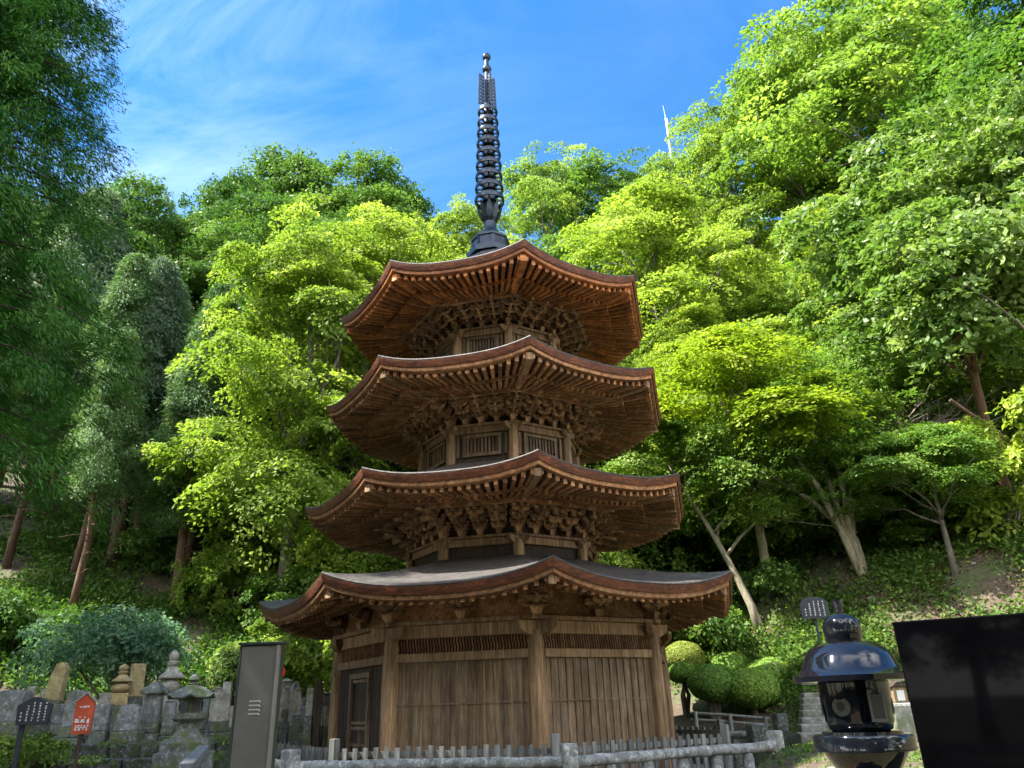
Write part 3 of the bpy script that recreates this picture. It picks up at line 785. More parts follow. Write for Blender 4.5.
def trunk_mesh(name, rng, H, r0, lobes, mat, fork=0.35, top=0.8, lean=(0, 0), limbs=True, bend=0.03):
    m = MB()
    n = 9; pts = []; rad = []
    ox, oy = rng.uniform(-1, 1, 2)
    for i in range(n):
        t = i / (n - 1)
        pts.append((lean[0] * t * H + bend * H * math.sin(t * 4 + ox) * t, lean[1] * t * H + bend * H * math.sin(t * 3.3 + oy) * t, t * H * top - (0.5 if i == 0 else 0)))
        rad.append(r0 * ((1 - t) ** 0.8 * 0.9 + 0.08) * (1.35 if i == 0 else 1))
    m.tube(pts, rad, 9)
    if limbs:
        for l in lobes:
            z = max(H * fork, l[2] - 0.25 * H * rng.uniform(0.5, 1.2)); t = min(0.97, z / (H * top))
            q = t * (n - 1); i = int(q); a = Vector(pts[i]).lerp(Vector(pts[min(i + 1, n - 1)]), q - i)
            e = Vector(l[:3]); rr = r0 * (1 - t) * 0.6 + r0 * 0.07
            mid = a.lerp(e, 0.5) + Vector((0, 0, 0.06 * H * rng.uniform(-0.3, 1)))
            P = [a, a.lerp(mid, 0.5) + Vector(rng.normal(size=3) * 0.012 * H), mid, mid.lerp(e, 0.5) + Vector(rng.normal(size=3) * 0.015 * H), e]
            m.tube(P, [rr, rr * 0.85, rr * 0.65, rr * 0.45, rr * 0.2], 6)
            for q in range(3):
                e2 = e + Vector(rng.normal(size=3)) * l[3] * 0.4
                s_ = P[2].lerp(P[3], rng.uniform(0, 1)); m.tube([s_, s_.lerp(e2, 0.5) + Vector(rng.normal(size=3) * 0.012 * H), e2], [rr * 0.4, rr * 0.25, rr * 0.08], 5)
    me = bpy.data.meshes.new(name); me.from_pydata(m.v, [], m.f); me.update(); me.materials.append(mat)
    me.polygons.foreach_set('use_smooth', [True] * len(me.polygons))
    return me

def rand_lobes(rng, H, n, spread, z0, z1, r, rz, taper=0.5):
    out = []
    for i in range(n):
        t = (i + rng.uniform(0.1, 0.9)) / n; a = i * 2.4 + rng.uniform(-0.5, 0.5)
        w = spread * (1 - taper * abs(t - 0.35) * 1.5) * rng.uniform(0.55, 1.0)
        if t > 0.85: w *= 0.35
        q = r * rng.uniform(0.75, 1.2)
        out.append((math.cos(a) * w * H, math.sin(a) * w * H, (z0 + (z1 - z0) * t) * H, q * H * rng.uniform(0.75, 1.25), rz * H * rng.uniform(0.6, 1.25)))
    return out

VAR = {}
def broad(key, seed, H, lf, tm, nlobe=11, spread=0.22, z0=0.32, z1=0.88, r=0.125, rz=0.085, k=520, n=46, rad=0.055, L=0.019, flat=0.12, tilt=0.5, droop=0.25, r0=0.018, inner=0.25, up=0.25, aspect=0.6, lean=(0, 0), fork=0.3, top=0.8):
    """leafy tree of height H at true scale -> (crown mesh, trunk mesh)"""
    rng = np.random.default_rng(seed)
    lobes = rand_lobes(rng, H, nlobe, spread, z0, z1, r, rz)
    C, d = envelope_points(rng, lobes, k, inner, up)
    C[:, 0] += lean[0] * C[:, 2]; C[:, 1] += lean[1] * C[:, 2]
    nd = np.array([0, 0, 1.0]) + d * 0.55 + rng.normal(size=C.shape) * 0.22
    a = spray_leaves(rng, C, nd, n, rad * H, L * H, flat, tilt, droop, aspect=aspect)
    VAR.setdefault(key, []).append((leaf_mesh('crown', *a, M[lf]), trunk_mesh('trunk', rng, H, r0 * H, lobes, M[tm], fork, top, lean), H))
def conifer(key, seed, H, lf, tm, k=850, n=140, R=0.16, z0=0.3, L=0.0115, r0=0.016, droop=0.6, ragged=0.4, power=0.85, aspect=0.24, rad=0.042, bare=True):
    """upright conifer: whorls of drooping sprays round a straight trunk"""
    rng = np.random.default_rng(seed)
    nt_, nb_, ns_ = 21, 8, max(3, k // (21 * 8))
    tt = np.repeat((np.arange(nt_) + 0.5) / nt_, nb_) ** 0.92 + rng.normal(0, 0.008, nt_ * nb_)
    aa_ = rng.uniform(0, 2 * np.pi, nt_ * nb_); lb = rng.uniform(0.6, 1.1, nt_ * nb_)
    t = np.clip(np.repeat(tt, ns_), 0, 1); az = np.repeat(aa_, ns_); lb = np.repeat(lb, ns_)
    fr_ = np.tile(np.linspace(0.35, 1.0, ns_), nt_ * nb_); k = len(t); az = az + rng.normal(0, 0.1, k) / np.maximum(fr_, 0.3)
    lump = 1 + ragged * np.sin(az * 2 + t * 17 + rng.uniform(0, 6)) * 0.6 + ragged * rng.normal(size=k) * 0.5
    prof = np.minimum(1, (1 - t) ** power * 1.25) * np.minimum(1, 0.45 + t * 4)
    rr = R * H * prof * (0.6 + 0.4 * lump) * lb * fr_ + 0.01 * H
    z = (z0 + (1 - z0) * t) * H - rr * 0.3
    C = np.stack([np.cos(az) * rr, np.sin(az) * rr, z], 1)
    out = np.stack([np.cos(az), np.sin(az), np.zeros(k)], 1)
    nd = out * 0.8 + np.array([0, 0, 0.8]) + rng.normal(size=C.shape) * 0.3
    p, nr, dd, ls, w, tn = spray_leaves(rng, C, nd, n, rad * H, L * H, 0.22, 0.5, droop, aspect=aspect)
    dd = dd * 0.4 + np.repeat(out, n, 0) * rad * H + np.array([0, 0, -1.0]) * rad * H * 0.35
    m = MB(); nseg = 8
    m.tube([(0.01 * H * math.sin(i), 0.008 * H * math.cos(i * 1.7), H * 0.96 * i / nseg - (0.5 if i == 0 else 0)) for i in range(nseg + 1)], [r0 * H * (1 - i / nseg) + 0.002 * H for i in range(nseg + 1)], 10)
    for i in range(26):
        zt = (0.12 + 0.6 * rng.uniform()) * H; a = rng.uniform(0, 6.28); l = R * H * rng.uniform(0.3, 0.85)
        b0 = Vector((0, 0, zt)); e = b0 + Vector((math.cos(a) * l, math.sin(a) * l, rng.uniform(-0.25, 0.15) * l))
        m.tube([b0, b0.lerp(e, 0.5) + Vector((0, 0, 0.05 * l)), e], [r0 * H * 0.2, r0 * H * 0.13, r0 * H * 0.04], 5)
    me = bpy.data.meshes.new('trunk'); me.from_pydata(m.v, [], m.f); me.update(); me.materials.append(M[tm])
    me.polygons.foreach_set('use_smooth', [True] * len(me.polygons))
    VAR.setdefault(key, []).append((leaf_mesh('crown', p, nr, dd, ls, w, tn, M[lf]), me, H))

for i in range(3): broad('yellow', 11 + i, 13.0, 'lf_yellow', 'trunk_grey', nlobe=15, k=540, n=165, L=0.0088, z0=0.12, rad=0.052, flat=0.07, inner=0.18, r=0.115)
for i in range(3): broad('green', 21 + i, 14.0, 'lf_green', 'trunk_grey', nlobe=15, k=540, n=165, L=0.0088, z0=0.12, rad=0.052, flat=0.07, inner=0.18, r=0.115)
for i in range(2): broad('dark', 31 + i, 14.0, 'lf_dark', 'trunk_grey', nlobe=15, spread=0.2, r=0.105, k=560, n=140, rad=0.042, L=0.0092, flat=0.16, tilt=0.7, up=0.5, z0=0.25, droop=0.1)
for i in range(2): conifer('conifer', 41 + i, 18.0, 'lf_conifer', 'trunk_brown')
for i in range(2): conifer('greyconifer', 51 + i, 16.0, 'lf_greyconifer', 'trunk_brown', R=0.17, ragged=0.5, droop=0.7, rad=0.045, power=0.8)
for i in range(2): conifer('slimconifer', 91 + i, 18.0, 'lf_conifer', 'trunk_brown', k=650, R=0.12, z0=0.42, L=0.011, r0=0.011, ragged=0.6)
broad('big', 61, 12.0, 'lf_big', 'trunk_brown', nlobe=14, spread=0.26, z0=0.38, k=440, n=110, rad=0.058, L=0.0145, flat=0.08, r0=0.012, tilt=0.6, aspect=0.6, droop=0.4)
broad('big', 62, 12.0, 'lf_big', 'trunk_grey', nlobe=14, spread=0.26, z0=0.38, k=440, n=110, rad=0.058, L=0.0145, flat=0.08, r0=0.012, tilt=0.6, aspect=0.6, droop=0.4)

TREES = []
USED = {}
def tree(name, label, kind, x, y, H, wf=1.0, group=None, var=None, rz=None, z=None):
    vs_ = VAR[kind]
    i = USED.get(kind, 0); USED[kind] = i + 1
    cm, tm, H0 = vs_[(i if var is None else var) % len(vs_)]
    rnd = random.Random(int(x * 131 + y * 977))
    t = thing(name, label, 'tree', (x, y, (gz(x, y) if z is None else z)), rnd.uniform(0, 6.28) if rz is None else rz, group)
    s = H / H0; t.scale = (s * wf, s * wf, s)
    for nm, me in (('trunk', tm), ('crown', cm)):
        o = bpy.data.objects.new(nm, me); COL.objects.link(o); o.parent = t
    TREES.append((x, y, H)); return t
def tree_px(name, label, kind, u, vtop, y, wf=1.0, group=None, **kw):
    """a tree whose crown top is seen at pixel (u, vtop) when it stands y metres away"""
    p = at(u, vtop, y); z = gz(p.x, y)
    return tree(name, label, kind, p.x, y, max(3.0, p.z - z), wf, group, **kw)

# skyline and slope trees that can be told apart
tree_px('leafy_tree', 'broad light yellow-green tree left of the pagoda, in front of the dark conifers', 'yellow', 318, 200, 24, 0.95)
tree_px('leafy_tree', 'tall slim green tree directly behind the pagoda spire on its right', 'green', 545, 140, 42, 0.8)
tree_px('leafy_tree', 'yellow-green tree just left of the bronze spire, beyond the top roof', 'yellow', 465, 180, 36, 0.8)
tree_px('dark_tree', 'dark round-topped tree on the ridge above the light green tree', 'dark', 300, 150, 46, 1.1)
tree_px('dark_tree', 'dark evergreen breaking the skyline at far left beside the cedar', 'dark', 150, 178, 36, 1.0)
tree_px('dark_tree', 'dark evergreen on the ridge between the light green tree and the spire', 'dark', 375, 160, 44, 1.1)
tree_px('dark_tree', 'smaller dark evergreen on the skyline, second from the left cedar', 'dark', 235, 168, 42, 1.0)
tree_px('grey_cypress', 'pale grey-green cypress with drooping sprays at left, nearest the grave yard', 'greyconifer', 165, 262, 27, 1.1)
tree_px('grey_cypress', 'grey-green cypress close behind the large cedar on the left', 'greyconifer', 105, 190, 31, 1.2)
tree_px('leafy_tree', 'tall full green tree at the top right, its crown cut by the upper frame', 'green', 865, -20, 33, 1.2)
tree_px('leafy_tree', 'rounded mid green tree on the skyline at upper right, below the tallest crown', 'green', 795, 28, 37, 1.0)
tree_px('leafy_tree', 'feathery yellow-green tree on the skyline under the mast', 'yellow', 712, 105, 38, 0.85)
tree_px('leafy_tree', 'feathery light green tree on the skyline between the spire and the mast', 'green', 606, 150, 41, 0.95)
tree_px('leafy_tree', 'small yellow-green tree on the skyline just left of the mast', 'yellow', 652, 138, 42, 0.75)
tree_px('leafy_tree', 'bright yellow-green tree right of the top roof, with a wide open crown', 'yellow', 640, 165, 33, 1.15)
tree_px('leafy_tree', 'green tree at the right edge, its branches reaching over the bank', 'green', 990, -60, 24, 1.2)
tree_px('broadleaf_tree', 'tree with large pale glossy leaves on the right hillside', 'big', 900, 130, 20, 1.1)
tree_px('broadleaf_tree', 'large-leaved glossy tree at the right frame edge', 'big', 1015, 70, 18, 1.0)
tree_px('leafy_tree', 'low yellow-green tree between the middle roofs and the maple on the right', 'yellow', 690, 300, 29, 1.2)
tree_px('conifer_tree', 'dark conifer with a bare straight reddish trunk above the stone tower', 'conifer', 212, 330, 25, 1.0)
tree_px('conifer_tree', 'dark conifer with a bare trunk above the blue-green shrub', 'conifer', 156, 300, 29, 1.0)

for u, vt, y, lb in ((18, 250, 24, 'slim dark cypress with a bare straight trunk at the far left, behind the huge cedar'), (75, 280, 25.5, 'slim dark cypress with a bare straight trunk between the cedar and the grey-green cypress'),
                     (128, 330, 23.5, 'slim cypress with a long bare trunk just behind the blue-green shrub'), (182, 300, 30, 'slim cypress with a long bare trunk between two reddish trunks'), (262, 360, 27, 'slim cypress with a long bare trunk under the broad yellow-green tree')):
    tree_px('cypress', lb, 'slimconifer', u, vt, y, 1.0)
rnd = random.Random(21)
for i in range(20):
    u = rnd.uniform(-10, 285); y = rnd.uniform(22.5, 36); p = at(u, 560, y)
    if any(math.hypot(p.x - a, y - b) < 1.3 for a, b, h in TREES): continue
    tree_px('cypress', 'slim cypress with a long bare trunk in the shaded wood behind the graves', 'slimconifer', u, rnd.uniform(255, 380), y, 1.0, 'slim cypresses in the shaded left wood')
# forest fill over the slopes
SKY = [(0, 190), (100, 195), (150, 190), (200, 200), (240, 178), (300, 162), (340, 172), (400, 172), (430, 196), (470, 190), (500, 178), (550, 150), (590, 168), (640, 158), (690, 128), (720, 108), (760, 50), (800, 34), (840, 12), (880, -20), (1100, -120)]
def skyv(u): return float(np.interp(u, [a for a, b in SKY], [b for a, b in SKY]))
rnd = random.Random(5)
LAB = {'conifer': ('conifer_tree', 'dark conifer in the dense wood on the left slope behind the graves', 'dark conifers in the wood on the left slope'),
       'greyconifer': ('grey_cypress', 'grey-green cypress in the dense wood on the left slope', 'grey-green cypresses in the left wood'),
       'dark': ('dark_tree', 'dark leafy evergreen in the mass of trees on the left and middle slope', 'dark evergreens on the left and middle slope'),
       'yellow': ('leafy_tree', 'yellow-green leafy tree in the mass of trees behind the pagoda and to its right', 'yellow-green trees on the hillside'),
       'green': ('leafy_tree', 'fresh green leafy tree in the mass of trees on the right hillside', 'fresh green trees on the right hillside')}
y = 25.0
while y < 58:
    x = -0.86 * y
    while x < 0.86 * y:
        px, py = x + rnd.uniform(-1.2, 1.2), y + rnd.uniform(-1.5, 1.5)
        x += 3.4 + 0.05 * (y - 20)
        z = gz(px, py)
        if z < 1.6: continue
        if any(math.hypot(px - a, py - b) < 1.7 for a, b, h in TREES): continue
        u, v = proj((px, py, z + 8))
        if u < -25 or u > 1110: continue
        H = rnd.uniform(8, 15) if u > 420 else rnd.uniform(11, 20)
        if y < 30 and u > 640: H = rnd.uniform(5, 9)
        vmin = skyv(u) + rnd.uniform(4, 40)
        while H > 4.5 and proj((px, py, z + H))[1] < vmin: H -= 0.5
        if H <= 4.5: continue
        c = rnd.random()
        if u < 215: kd = 'conifer' if c < 0.5 else 'greyconifer' if c < 0.75 else 'dark'
        elif u < 420: kd = 'dark' if c < 0.45 else 'yellow' if c < 0.75 else 'conifer'
        elif u < 740: kd = 'yellow' if c < 0.72 else 'green'
        else: kd = 'green' if c < 0.65 else 'yellow'
        nm, lb, gp = LAB[kd]
        tree(nm, lb, kd, px, py, H, rnd.uniform(0.9, 1.25), gp)
    y += 3.1

# the great cedar at the left edge (trunk outside the frame) and neighbours that shade the grave yard
rng = np.random.default_rng(99)
def cedar(seed, H, z0, R):
    rng = np.random.default_rng(seed)
    nb = 430; C = []; O = []
    m = MB(); r0 = 0.5
    m.tube([(0, 0, -0.5), (0.05, 0, H * 0.3), (-0.05, 0.1, H * 0.6), (0, 0, H)], [r0 * 1.2, r0 * 0.85, r0 * 0.55, 0.05], 12)
    for i in range(nb):
        t = (i + rng.uniform()) / nb; z = (z0 + (1 - z0) * t ** 0.9) * H; a = i * 2.39996 + rng.uniform(-0.3, 0.3)
        l = R * (1 - 0.92 * t) * rng.uniform(0.78, 1.05)
        o = Vector((math.cos(a), math.sin(a), 0)); P = []
        for q in range(5):
            s = q / 4; P.append(Vector((0, 0, z)) + o * l * s + Vector((0, 0, 0.12 * l * s - 0.35 * l * s * s)))
        m.tube(P, [0.05, 0.035, 0.024, 0.015, 0.006], 5)
        for q in range(12):
            s = 0.28 + 0.75 * q / 11; p = Vector((0, 0, z)) + o * l * s + Vector((0, 0, 0.12 * l * s - 0.35 * l * s * s))
            sd_ = Vector((-o.y, o.x, 0)) * rng.uniform(-1, 1) * 0.55 * (1.15 - s * 0.5)
            C.append(p + sd_ + Vector((0, 0, rng.uniform(-0.3, 0.08)))); O.append(o + sd_ * 0.8)
    C = np.array(C); O = unit(np.array(O))
    nd = O * 0.7 + np.array([0, 0, 0.7]) + rng.normal(size=C.shape) * 0.35
    a = list(spray_leaves(rng, C, nd, 125, 0.40, 0.135, 0.35, 0.5, 0.6, aspect=0.2))
    a[2] = a[2] * 0.5 + np.repeat(O, 125, 0) * 0.4 + np.array([0, 0, -0.22])
    me = bpy.data.meshes.new('trunk'); me.from_pydata(m.v, [], m.f); me.update(); me.materials.append(M['cedar_bark'])
    return leaf_mesh('crown', *a, M['lf_cedar']), me, H
VAR['cedar'] = [cedar(3, 31.0, 0.2, 5.0)]
tree('cedar_tree', 'huge dark cedar with hanging feathery fronds filling the left edge', 'cedar', -12.6, 12.8, 31.0, 1.0, z=0.3)
tree('cedar_tree', 'second dark cedar behind the huge one at the left edge', 'cedar', -17.0, 14.6, 28.0, 0.8, z=0.8)
tree('cedar_tree', 'tall cedar just outside the left of the frame', 'cedar', -13.3, 7.2, 26.0, 0.85, z=0.3)

for i, (x, y, H, kd) in enumerate([(-7.5, -9, 15, 'dark'), (-2, -12, 14, 'dark'), (3.5, -10, 15, 'dark'), (9, -8, 13, 'green'), (-13, -7, 14, 'dark'), (14, -2, 12, 'green'), (-9.8, 3.2, 13, 'dark'), (-7.5, -3.2, 14, 'dark'), (-11, -3, 15, 'dark'), (-14, -15, 10, 'green'), (-9.5, -16, 9, 'dark'), (-5, -18, 9, 'green'), (-1, -17, 9, 'dark'), (-17, -10, 9, 'dark'), (4, -17, 9, 'green'), (9, -15, 9, 'dark')]):
    tree('temple_tree', 'tree of the temple grove standing behind the viewer, mirrored in the black slab', kd, x, y, H, 1.35, 'trees behind the viewer', z=0.0)
# ---- single trees and shrubs of their own shape
# bright yellow maple on the right
broad('maple', 71, 8.0, 'lf_maple', 'trunk_pale', nlobe=12, spread=0.33, z0=0.4, z1=0.92, r=0.15, rz=0.06, k=520, n=95, rad=0.07, L=0.0145, flat=0.07, tilt=0.3, droop=0.3, r0=0.016, up=0.6, lean=(-0.08, -0.1))
p = at(762, 535, 21.5)
tree('maple_tree', 'bright yellow maple with flat layered sprays, right of the middle roofs', 'maple', p.x, 21.5, at(740, 318, 20.5).z - gz(p.x, 21.5), 1.2, rz=0.0)
# multi-stemmed pale tree
def multi_stem(x, y):
    t = thing('multi_stem_tree', 'pale tree forking into several bare stems low on the right bank', 'tree', (x, y, gz(x, y)))
    rng = np.random.default_rng(8); m = MB(); C = []
    tips = [(-1.9, -0.4, 4.2), (-1.0, 0.2, 5.4), (-0.35, -0.3, 4.6), (0.5, 0.3, 5.6), (-2.6, 0.3, 3.4)]
    for i, tp in enumerate(tips):
        e = Vector(tp); k = Vector((-0.35 + 0.08 * i, 0.03 * i, 0.9))
        P = [Vector((0.02 * i, 0.02 * i, -0.4)), k, k.lerp(e, 0.4) + Vector((0.1, 0, 0.1)), k.lerp(e, 0.75), e]
        m.tube(P, [0.12, 0.095, 0.07, 0.045, 0.015], 8)
        for q in range(70):
            s = rng.uniform(0.55, 1.15); c = k.lerp(e, s) + Vector(rng.normal(size=3)) * 0.75; C.append(c)
    m.build('trunk', M['trunk_pale'], t, smooth=60)
    C = np.array([tuple(c) for c in C]); nd = np.array([0, 0, 1.0]) + rng.normal(size=C.shape) * 0.3
    a = spray_leaves(rng, C, nd, 90, 0.5, 0.105, 0.08, 0.35, 0.3)
    o = bpy.data.objects.new('crown', leaf_mesh('crown', *a, M['lf_green'])); COL.objects.link(o); o.parent = t
p = at(863, 562, 20.0); multi_stem(p.x, 20.0)
broad('slim', 81, 6.5, 'lf_green', 'trunk_pale', nlobe=8, spread=0.3, z0=0.5, z1=0.95, r=0.15, rz=0.07, k=300, n=80, rad=0.08, L=0.017, flat=0.08, tilt=0.35, r0=0.02, lean=(-0.3, 0.05))
p = at(748, 530, 20.5)
tree('leaning_tree', 'slim pale-trunked tree leaning left under the yellow maple', 'slim', p.x, 20.5, 6.0, 1.0, rz=0.0)
broad('layer', 82, 5.5, 'lf_green', 'trunk_grey', nlobe=12, spread=0.42, z0=0.42, z1=0.9, r=0.17, rz=0.05, k=380, n=90, rad=0.1, L=0.019, flat=0.06, tilt=0.3, r0=0.018, up=0.6)
p = at(960, 590, 18.5)
tree('young_maple', 'low layered green maple above the black slab on the right bank', 'layer', p.x, 18.5, at(950, 415, 18.5).z - gz(p.x, 18.5), 1.15, rz=0.4)
p = at(880, 575, 22.5)
tree('young_maple', 'thin dark-trunked young maple right of the forked pale tree', 'layer', p.x, 22.5, 5.6, 0.9, rz=1.4)

# dead twiggy bush and fallen limbs on the right slope
t = at(905, 420, 21.5); db = thing('dead_bush', 'grey leafless thicket of dead twigs on the right slope', 'bush', (t.x, 21.5, gz(t.x, 21.5)))
rng = np.random.default_rng(12); m = MB()
Hh = t.z - gz(t.x, 21.5)
for i in range(130):
    a = Vector((rng.normal() * 0.9, rng.normal() * 0.4, rng.uniform(0.2, 1) * Hh)); e = a + Vector((rng.normal() * 1.0 + 0.5, rng.normal() * 0.5, rng.uniform(-0.2, 1.3)))
    m.tube([a, a.lerp(e, 0.5) + Vector(rng.normal(size=3) * 0.12), e], [0.014, 0.01, 0.004], 4)
    for q in range(3):
        s_ = a.lerp(e, rng.uniform(0.3, 0.9)); e2 = s_ + Vector((rng.normal() * 0.45, rng.normal() * 0.3, rng.uniform(-0.1, 0.5))); m.tube([s_, e2], [0.007, 0.003], 3)
for i in range(7): m.tube([(rng.normal() * 0.3, 0, -0.3), (rng.normal() * 0.7, rng.normal() * 0.3, Hh * 0.5), (rng.normal() * 1.2, rng.normal() * 0.4, Hh + rng.uniform(0, 0.8))], [0.035, 0.025, 0.008], 5)
m.build('twigs', M['twig'], db)
m = MB(); a = at(905, 255, 17); b_ = at(990, 300, 16.5); c_ = at(1045, 345, 16.5)
m.tube([a, a.lerp(b_, 0.5) + Vector((0, 0, 0.12)), b_, c_, (c_.x + 1.5, 17, gz(c_.x + 1.5, 17))], [0.014, 0.022, 0.034, 0.045, 0.06], 8)
tag(m.build('bent_bough', M['trunk_grey'], smooth=60), 'long bare bough sweeping down to the right frame edge through green leaves', 'branch')
m = MB(); a = at(950, 400, 19); b_ = at(1000, 432, 19); m.tube([(a.x, 19, a.z), (b_.x, 19.1, b_.z), (b_.x + 1.2, 19.2, gz(b_.x + 1.2, 19.2))], [0.05, 0.07, 0.08], 7)
tag(m.build('fallen_branch', M['trunk_brown'], smooth=60), 'brown fallen branch lying across the right slope beside the dead twigs', 'branch')

# shrubs
def shrub(name, label, x, y, rx, rz, lf, k, n, rad, L, seed, z=None, cat='shrub', group=None, ry=None, tilt=0.55):
    rng = np.random.default_rng(seed); ry = ry or rx
    z = gz(x, y) if z is None else z
    t = thing(name, label, cat, (x, y, z), 0, group)
    lobes = [(rng.normal() * rx * 0.42, rng.normal() * ry * 0.42, rz * rng.uniform(0.7, 1.15), rx * rng.uniform(0.4, 0.65), rz * rng.uniform(0.45, 0.7)) for i in range(8)]
    C, d = envelope_points(rng, lobes, k, 0.2, 0.4); C[:, 2] = np.maximum(C[:, 2], 0.08)
    a = spray_leaves(rng, C, d + np.array([0, 0, 0.7]), n, rad, L, 0.2, tilt, 0.3)
    o = bpy.data.objects.new('foliage', leaf_mesh('foliage', *a, M[lf])); COL.objects.link(o); o.parent = t
    m = MB()
    for l in lobes: m.tube([(rng.normal() * 0.06, rng.normal() * 0.06, -0.2), (l[0] * 0.5, l[1] * 0.5, l[2] * 0.55), l[:3]], [0.04, 0.028, 0.01], 5)
    m.build('stems', M['trunk_grey'], t); return t
p = at(118, 640, 18.5); shrub('shrub', 'large blue-green shrub behind the stone tower and slabs at left', p.x, 18.5, 1.75, 1.25, 'lf_teal', 420, 46, 0.3, 0.1, 1, z=p.z - 1.25)
p = at(235, 662, 19.5); shrub('hydrangea_bush', 'pale sunlit bush behind the stone lantern, left of the grey pillar sign', p.x, 19.5, 1.3, 0.75, 'lf_pale', 260, 40, 0.28, 0.13, 2, z=p.z - 0.85)
p = at(300, 655, 19.2); shrub('hydrangea_bush', 'bright green bush between the grey pillar sign and the pagoda', p.x, 19.2, 1.2, 0.8, 'lf_yellow', 260, 40, 0.28, 0.13, 3, z=p.z - 0.95)
p = at(22, 745, 11.5); shrub('low_shrub', 'low green shrub at the lower left corner under the dark notice board', p.x, 11.5, 0.6, 0.33, 'lf_under', 110, 30, 0.16, 0.07, 4, z=p.z - 0.45)
p = at(690, 640, 21.6); shrub('wild_shrub', 'pale wild shrub behind the clipped bushes, beside the pagoda wall', p.x, 21.6, 1.0, 0.6, 'lf_pale', 170, 34, 0.25, 0.1, 5)
p = at(770, 640, 21.2); shrub('wild_shrub', 'dark green wild shrub on the bank above the clipped bushes', p.x, 21.2, 1.2, 0.6, 'lf_under', 170, 36, 0.28, 0.12, 6)
for i, (u, v, y, rx, rz, lf, lb) in enumerate([
    (30, 600, 21, 1.3, 0.9, 'lf_dark', 'dark shrub at the left edge under the cedar fronds'),
    (300, 585, 24, 1.8, 1.4, 'lf_green', 'leafy shrub on the slope left of the lowest roof'),
    (250, 520, 25, 1.6, 1.6, 'lf_yellow', 'light green understorey shrub below the broad yellow-green tree'),
    (340, 530, 25, 1.5, 1.4, 'lf_green', 'green understorey shrub touching the second roof at left'),
    (640, 560, 24, 1.7, 1.0, 'lf_under', 'green shrub right of the lowest roof behind the eave'),
    (700, 560, 21, 1.3, 0.8, 'lf_under', 'fern-like green shrub on the bank right of the lowest eave')]):
    p = at(u, v, y); shrub('wild_shrub', lb, p.x, y, rx, rz, lf, 230, 38, 0.33, 0.13, 20 + i)

# understorey bushes filling the slope (copies of four bushes)
UB = []
for i, lf_ in enumerate(('lf_under', 'lf_green', 'lf_dark', 'lf_yellow')):
    rng = np.random.default_rng(300 + i)
    lobes = [(rng.normal() * 0.65, rng.normal() * 0.65, rng.uniform(0.4, 1.7), rng.uniform(0.4, 0.75), rng.uniform(0.25, 0.5)) for q in range(10)]
    C, d = envelope_points(rng, lobes, 300, 0.2, 0.3); C[:, 2] = np.maximum(C[:, 2], 0.05)
    a = spray_leaves(rng, C, d * 0.5 + np.array([0, 0, 0.9]), 50, 0.36, 0.12, 0.1, 0.4, 0.3)
    m = MB()
    for l in lobes: m.tube([(rng.normal() * 0.08, rng.normal() * 0.08, -0.3), (l[0] * 0.5, l[1] * 0.5, l[2] * 0.6), l[:3]], [0.04, 0.028, 0.01], 5)
    me = bpy.data.meshes.new('stems'); me.from_pydata(m.v, [], m.f); me.update(); me.materials.append(M['trunk_grey'])
    UB.append((leaf_mesh('foliage', *a, M[lf_]), me))
rnd = random.Random(77); placed = []
tries = 0
while len(placed) < 150 and tries < 6000:
    tries += 1
    y = rnd.uniform(19, 36); x = rnd.uniform(-0.85 * y, 0.85 * y); z = gz(x, y)
    if z < 1.9: continue
    if any(math.hypot(x - a, y - b) < 1.15 for a, b in placed): continue
    if 2.0 < x < 10.8 and y < 22.0: continue
    if abs(x - at(863, 562, 20.0).x) < 1.6 and y < 20.6: continue
    u, v = proj((x, y, z + 1))
    if u < -30 or u > 1060 or v < 300: continue
    if u < 290 and (y < 25 or u < 180): continue
    placed.append((x, y))
    kd = rnd.choice((2, 2, 0) if u < 240 else (0, 1, 1, 3))
    t = thing('wild_bush', 'green bush of the understorey on the wooded slope behind the pagoda', 'bush', (x, y, z), rnd.uniform(0, 6.28), 'understorey bushes on the slopes')
    sc = rnd.uniform(0.6, 1.35); t.scale = (sc, sc, sc * rnd.uniform(0.7, 1.2))
    for nm, me in (('stems', UB[kd][1]), ('foliage', UB[kd][0])):
        o = bpy.data.objects.new(nm, me); COL.objects.link(o); o.parent = t

